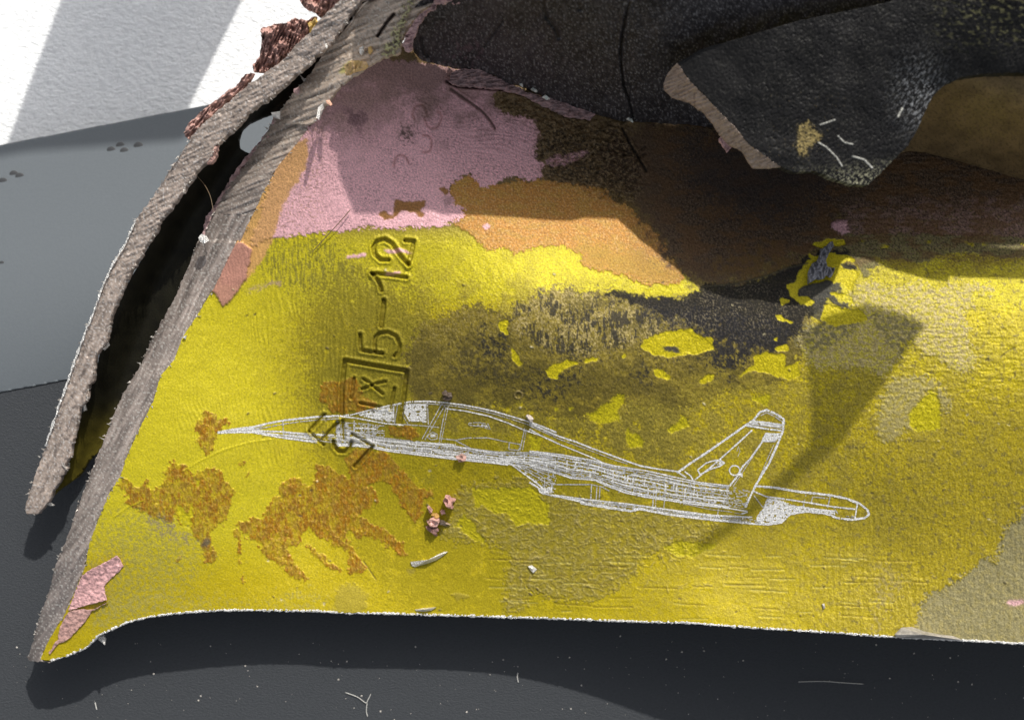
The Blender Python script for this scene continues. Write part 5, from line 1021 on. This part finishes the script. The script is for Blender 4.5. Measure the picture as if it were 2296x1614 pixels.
crumb('paint_crumb', 'pink brown crumb lying across the lower edge of the etched fuselage', *J_((1678, 505))[0], 8, .0010, (.50, .30, .25), 8, 0, 1.0, GRP)
crumb('paint_crumb', 'pale crumb on the etched canopy line just behind the cockpit', *J_((2115, 240))[0], 5, .0008, (.6, .52, .46), 9, -.8, 1.8, GRP)
crumb('paint_crumb', 'dark crumb lying above the front of the etched canopy', *J_((1585, 100))[0], 8, .0009, (.10, .07, .05), 10, .3, 1.3, GRP)

def fibre(name, label, pts, zf, w, mat, group=None, cat='fibre'):
    P = [np.array(Wp(u, v, zf(u, v, i))) for i, (u, v) in enumerate(pts)]
    Q = []
    for i in range(len(P) - 1):
        a, b, c, d = P[max(0, i - 1)], P[i], P[i + 1], P[min(len(P) - 1, i + 2)]
        for t in np.linspace(0, 1, 6, endpoint=False):
            Q.append(.5 * (2 * b + (c - a) * t + (2 * a - 5 * b + 4 * c - d) * t * t + (3 * b - a - 3 * c + d) * t ** 3))
    Q.append(P[-1]); co = []; f = []; n = len(Q)
    for i, q in enumerate(Q):
        tg = Q[min(n - 1, i + 1)] - Q[max(0, i - 1)]; tg = tg / np.linalg.norm(tg)
        x = np.cross(tg, (0, 0, 1)); x /= np.linalg.norm(x) + 1e-12; y = np.cross(x, tg); r = w * K * (1 if 0 < i < n - 1 else .3)
        co += [q + r * (x * math.cos(a) + y * math.sin(a)) for a in (0, 1.26, 2.51, 3.77, 5.03)]
        if i: f += [(5 * (i - 1) + k, 5 * (i - 1) + (k + 1) % 5, 5 * i + (k + 1) % 5, 5 * i + k) for k in range(5)]
    o = link(name, mesh_np(name, np.array(co), np.array(f)), None, mat); set_props(o, label, cat, group); return o
FG = 'pale lint fibres on the dark board'
onb = lambda u, v, i: .0002
fibre('lint_fibre', 'short straight white fibre on the grey board at the lower left', G_((627, 1495), (632, 1520), (638, 1545)), onb, 1.3, M_fibre, FG)
fibre('lint_fibre', 'pale fibre standing across the shadow line at the middle of the board', H_((1160, 1300), (1155, 1330), (1162, 1365)), onb, 1.2, M_fibre, FG)
fibre('lint_fibre', 'forked pale fibre on the lit grey board below the plate', H_((190, 1440), (170, 1480), (155, 1498), (100, 1460), (20, 1430)), onb, .9, M_fibre, FG)
fibre('lint_fibre', 'pale fibre lying low down beside a white dust grain', H_((165, 1500), (160, 1550), (168, 1590)), onb, 1.0, M_fibre, FG)
fibre('lint_fibre', 'long thin level fibre on the black shadowed board at the lower right', I_((765, 1361), (850, 1358), (950, 1358), (1060, 1366), (1200, 1375)), onb, .8, M_fibre, FG)
fibre('brown_hair', 'fine curved brown hair hanging across the dark gap', A_((1300, 1165), (1350, 1220), (1390, 1300), (1410, 1400)), lambda u, v, i: .017 + .001 * i, .7, M_hair, cat='hair')
# needle of torn edge that throws the thin diagonal shadow over the yellow
fibre('metal_whisker', 'thin dark whisker of metal leaning over the upper left of the yellow plate', [(786, 470), (760, 500), (700, 565)], lambda u, v, i: zr(u, v) + (.0006, .0007, .0004)[i], 1.0, M_hair, cat='whisker')
# dust: too many grains to count
pts = []
for k in range(300):
    u = random.uniform(-100, 2300); v = random.uniform(1440, 1680) if random.random() < .8 else random.uniform(1150, 1640)
    if u > 150 and v < 1420: continue
    pts.append((u, v, random.choice([.5, .6, .8, .8, 1.1, 1.9])))
co = []; f = []
for (u, v, r) in pts:
    b = Wp(u, v, .0001); n = len(co); a0 = random.uniform(0, 6)
    for a in range(5):
        rr = r * K * random.uniform(.7, 1.5); co.append((b.x + rr * math.cos(a0 + a * 1.257), b.y + rr * math.sin(a0 + a * 1.257), .00008))
    co.append((b.x, b.y, .0001 + r * K))
    f += [(n + i, n + (i + 1) % 5, n + 5) for i in range(5)]
du = link('board_dust', mesh_np('board_dust', np.array(co), np.array(f)), None, M_dust); set_props(du, 'pale dust grains scattered over the dark board', kind='stuff')
# pips moulded into the grey panel
for u, v, r in [(x, y, 8.5) for x, y in A_((735, 992), (795, 962), (822, 998))] + [(x, y, 9.5) for x, y in A_((915, 965))] + [(x, y, 8.5) for x, y in A_((-30, 1160), (20, 1198), (92, 1150), (130, 1165))] + [(4, 590, 5)]:
    import bmesh
    bm = bmesh.new(); bmesh.ops.create_uvsphere(bm, u_segments=14, v_segments=8, radius=r * K)
    for w in bm.verts: w.co.z *= .12; w.co.x *= 1.25
    me = bpy.data.meshes.new('moulded_pip'); bm.to_mesh(me); bm.free()
    o = link('moulded_pip', me, panel, M_dot); o.location = Wp(u, v, float(sheet_z(u, v)))
    me.polygons.foreach_set('use_smooth', [True] * len(me.polygons))
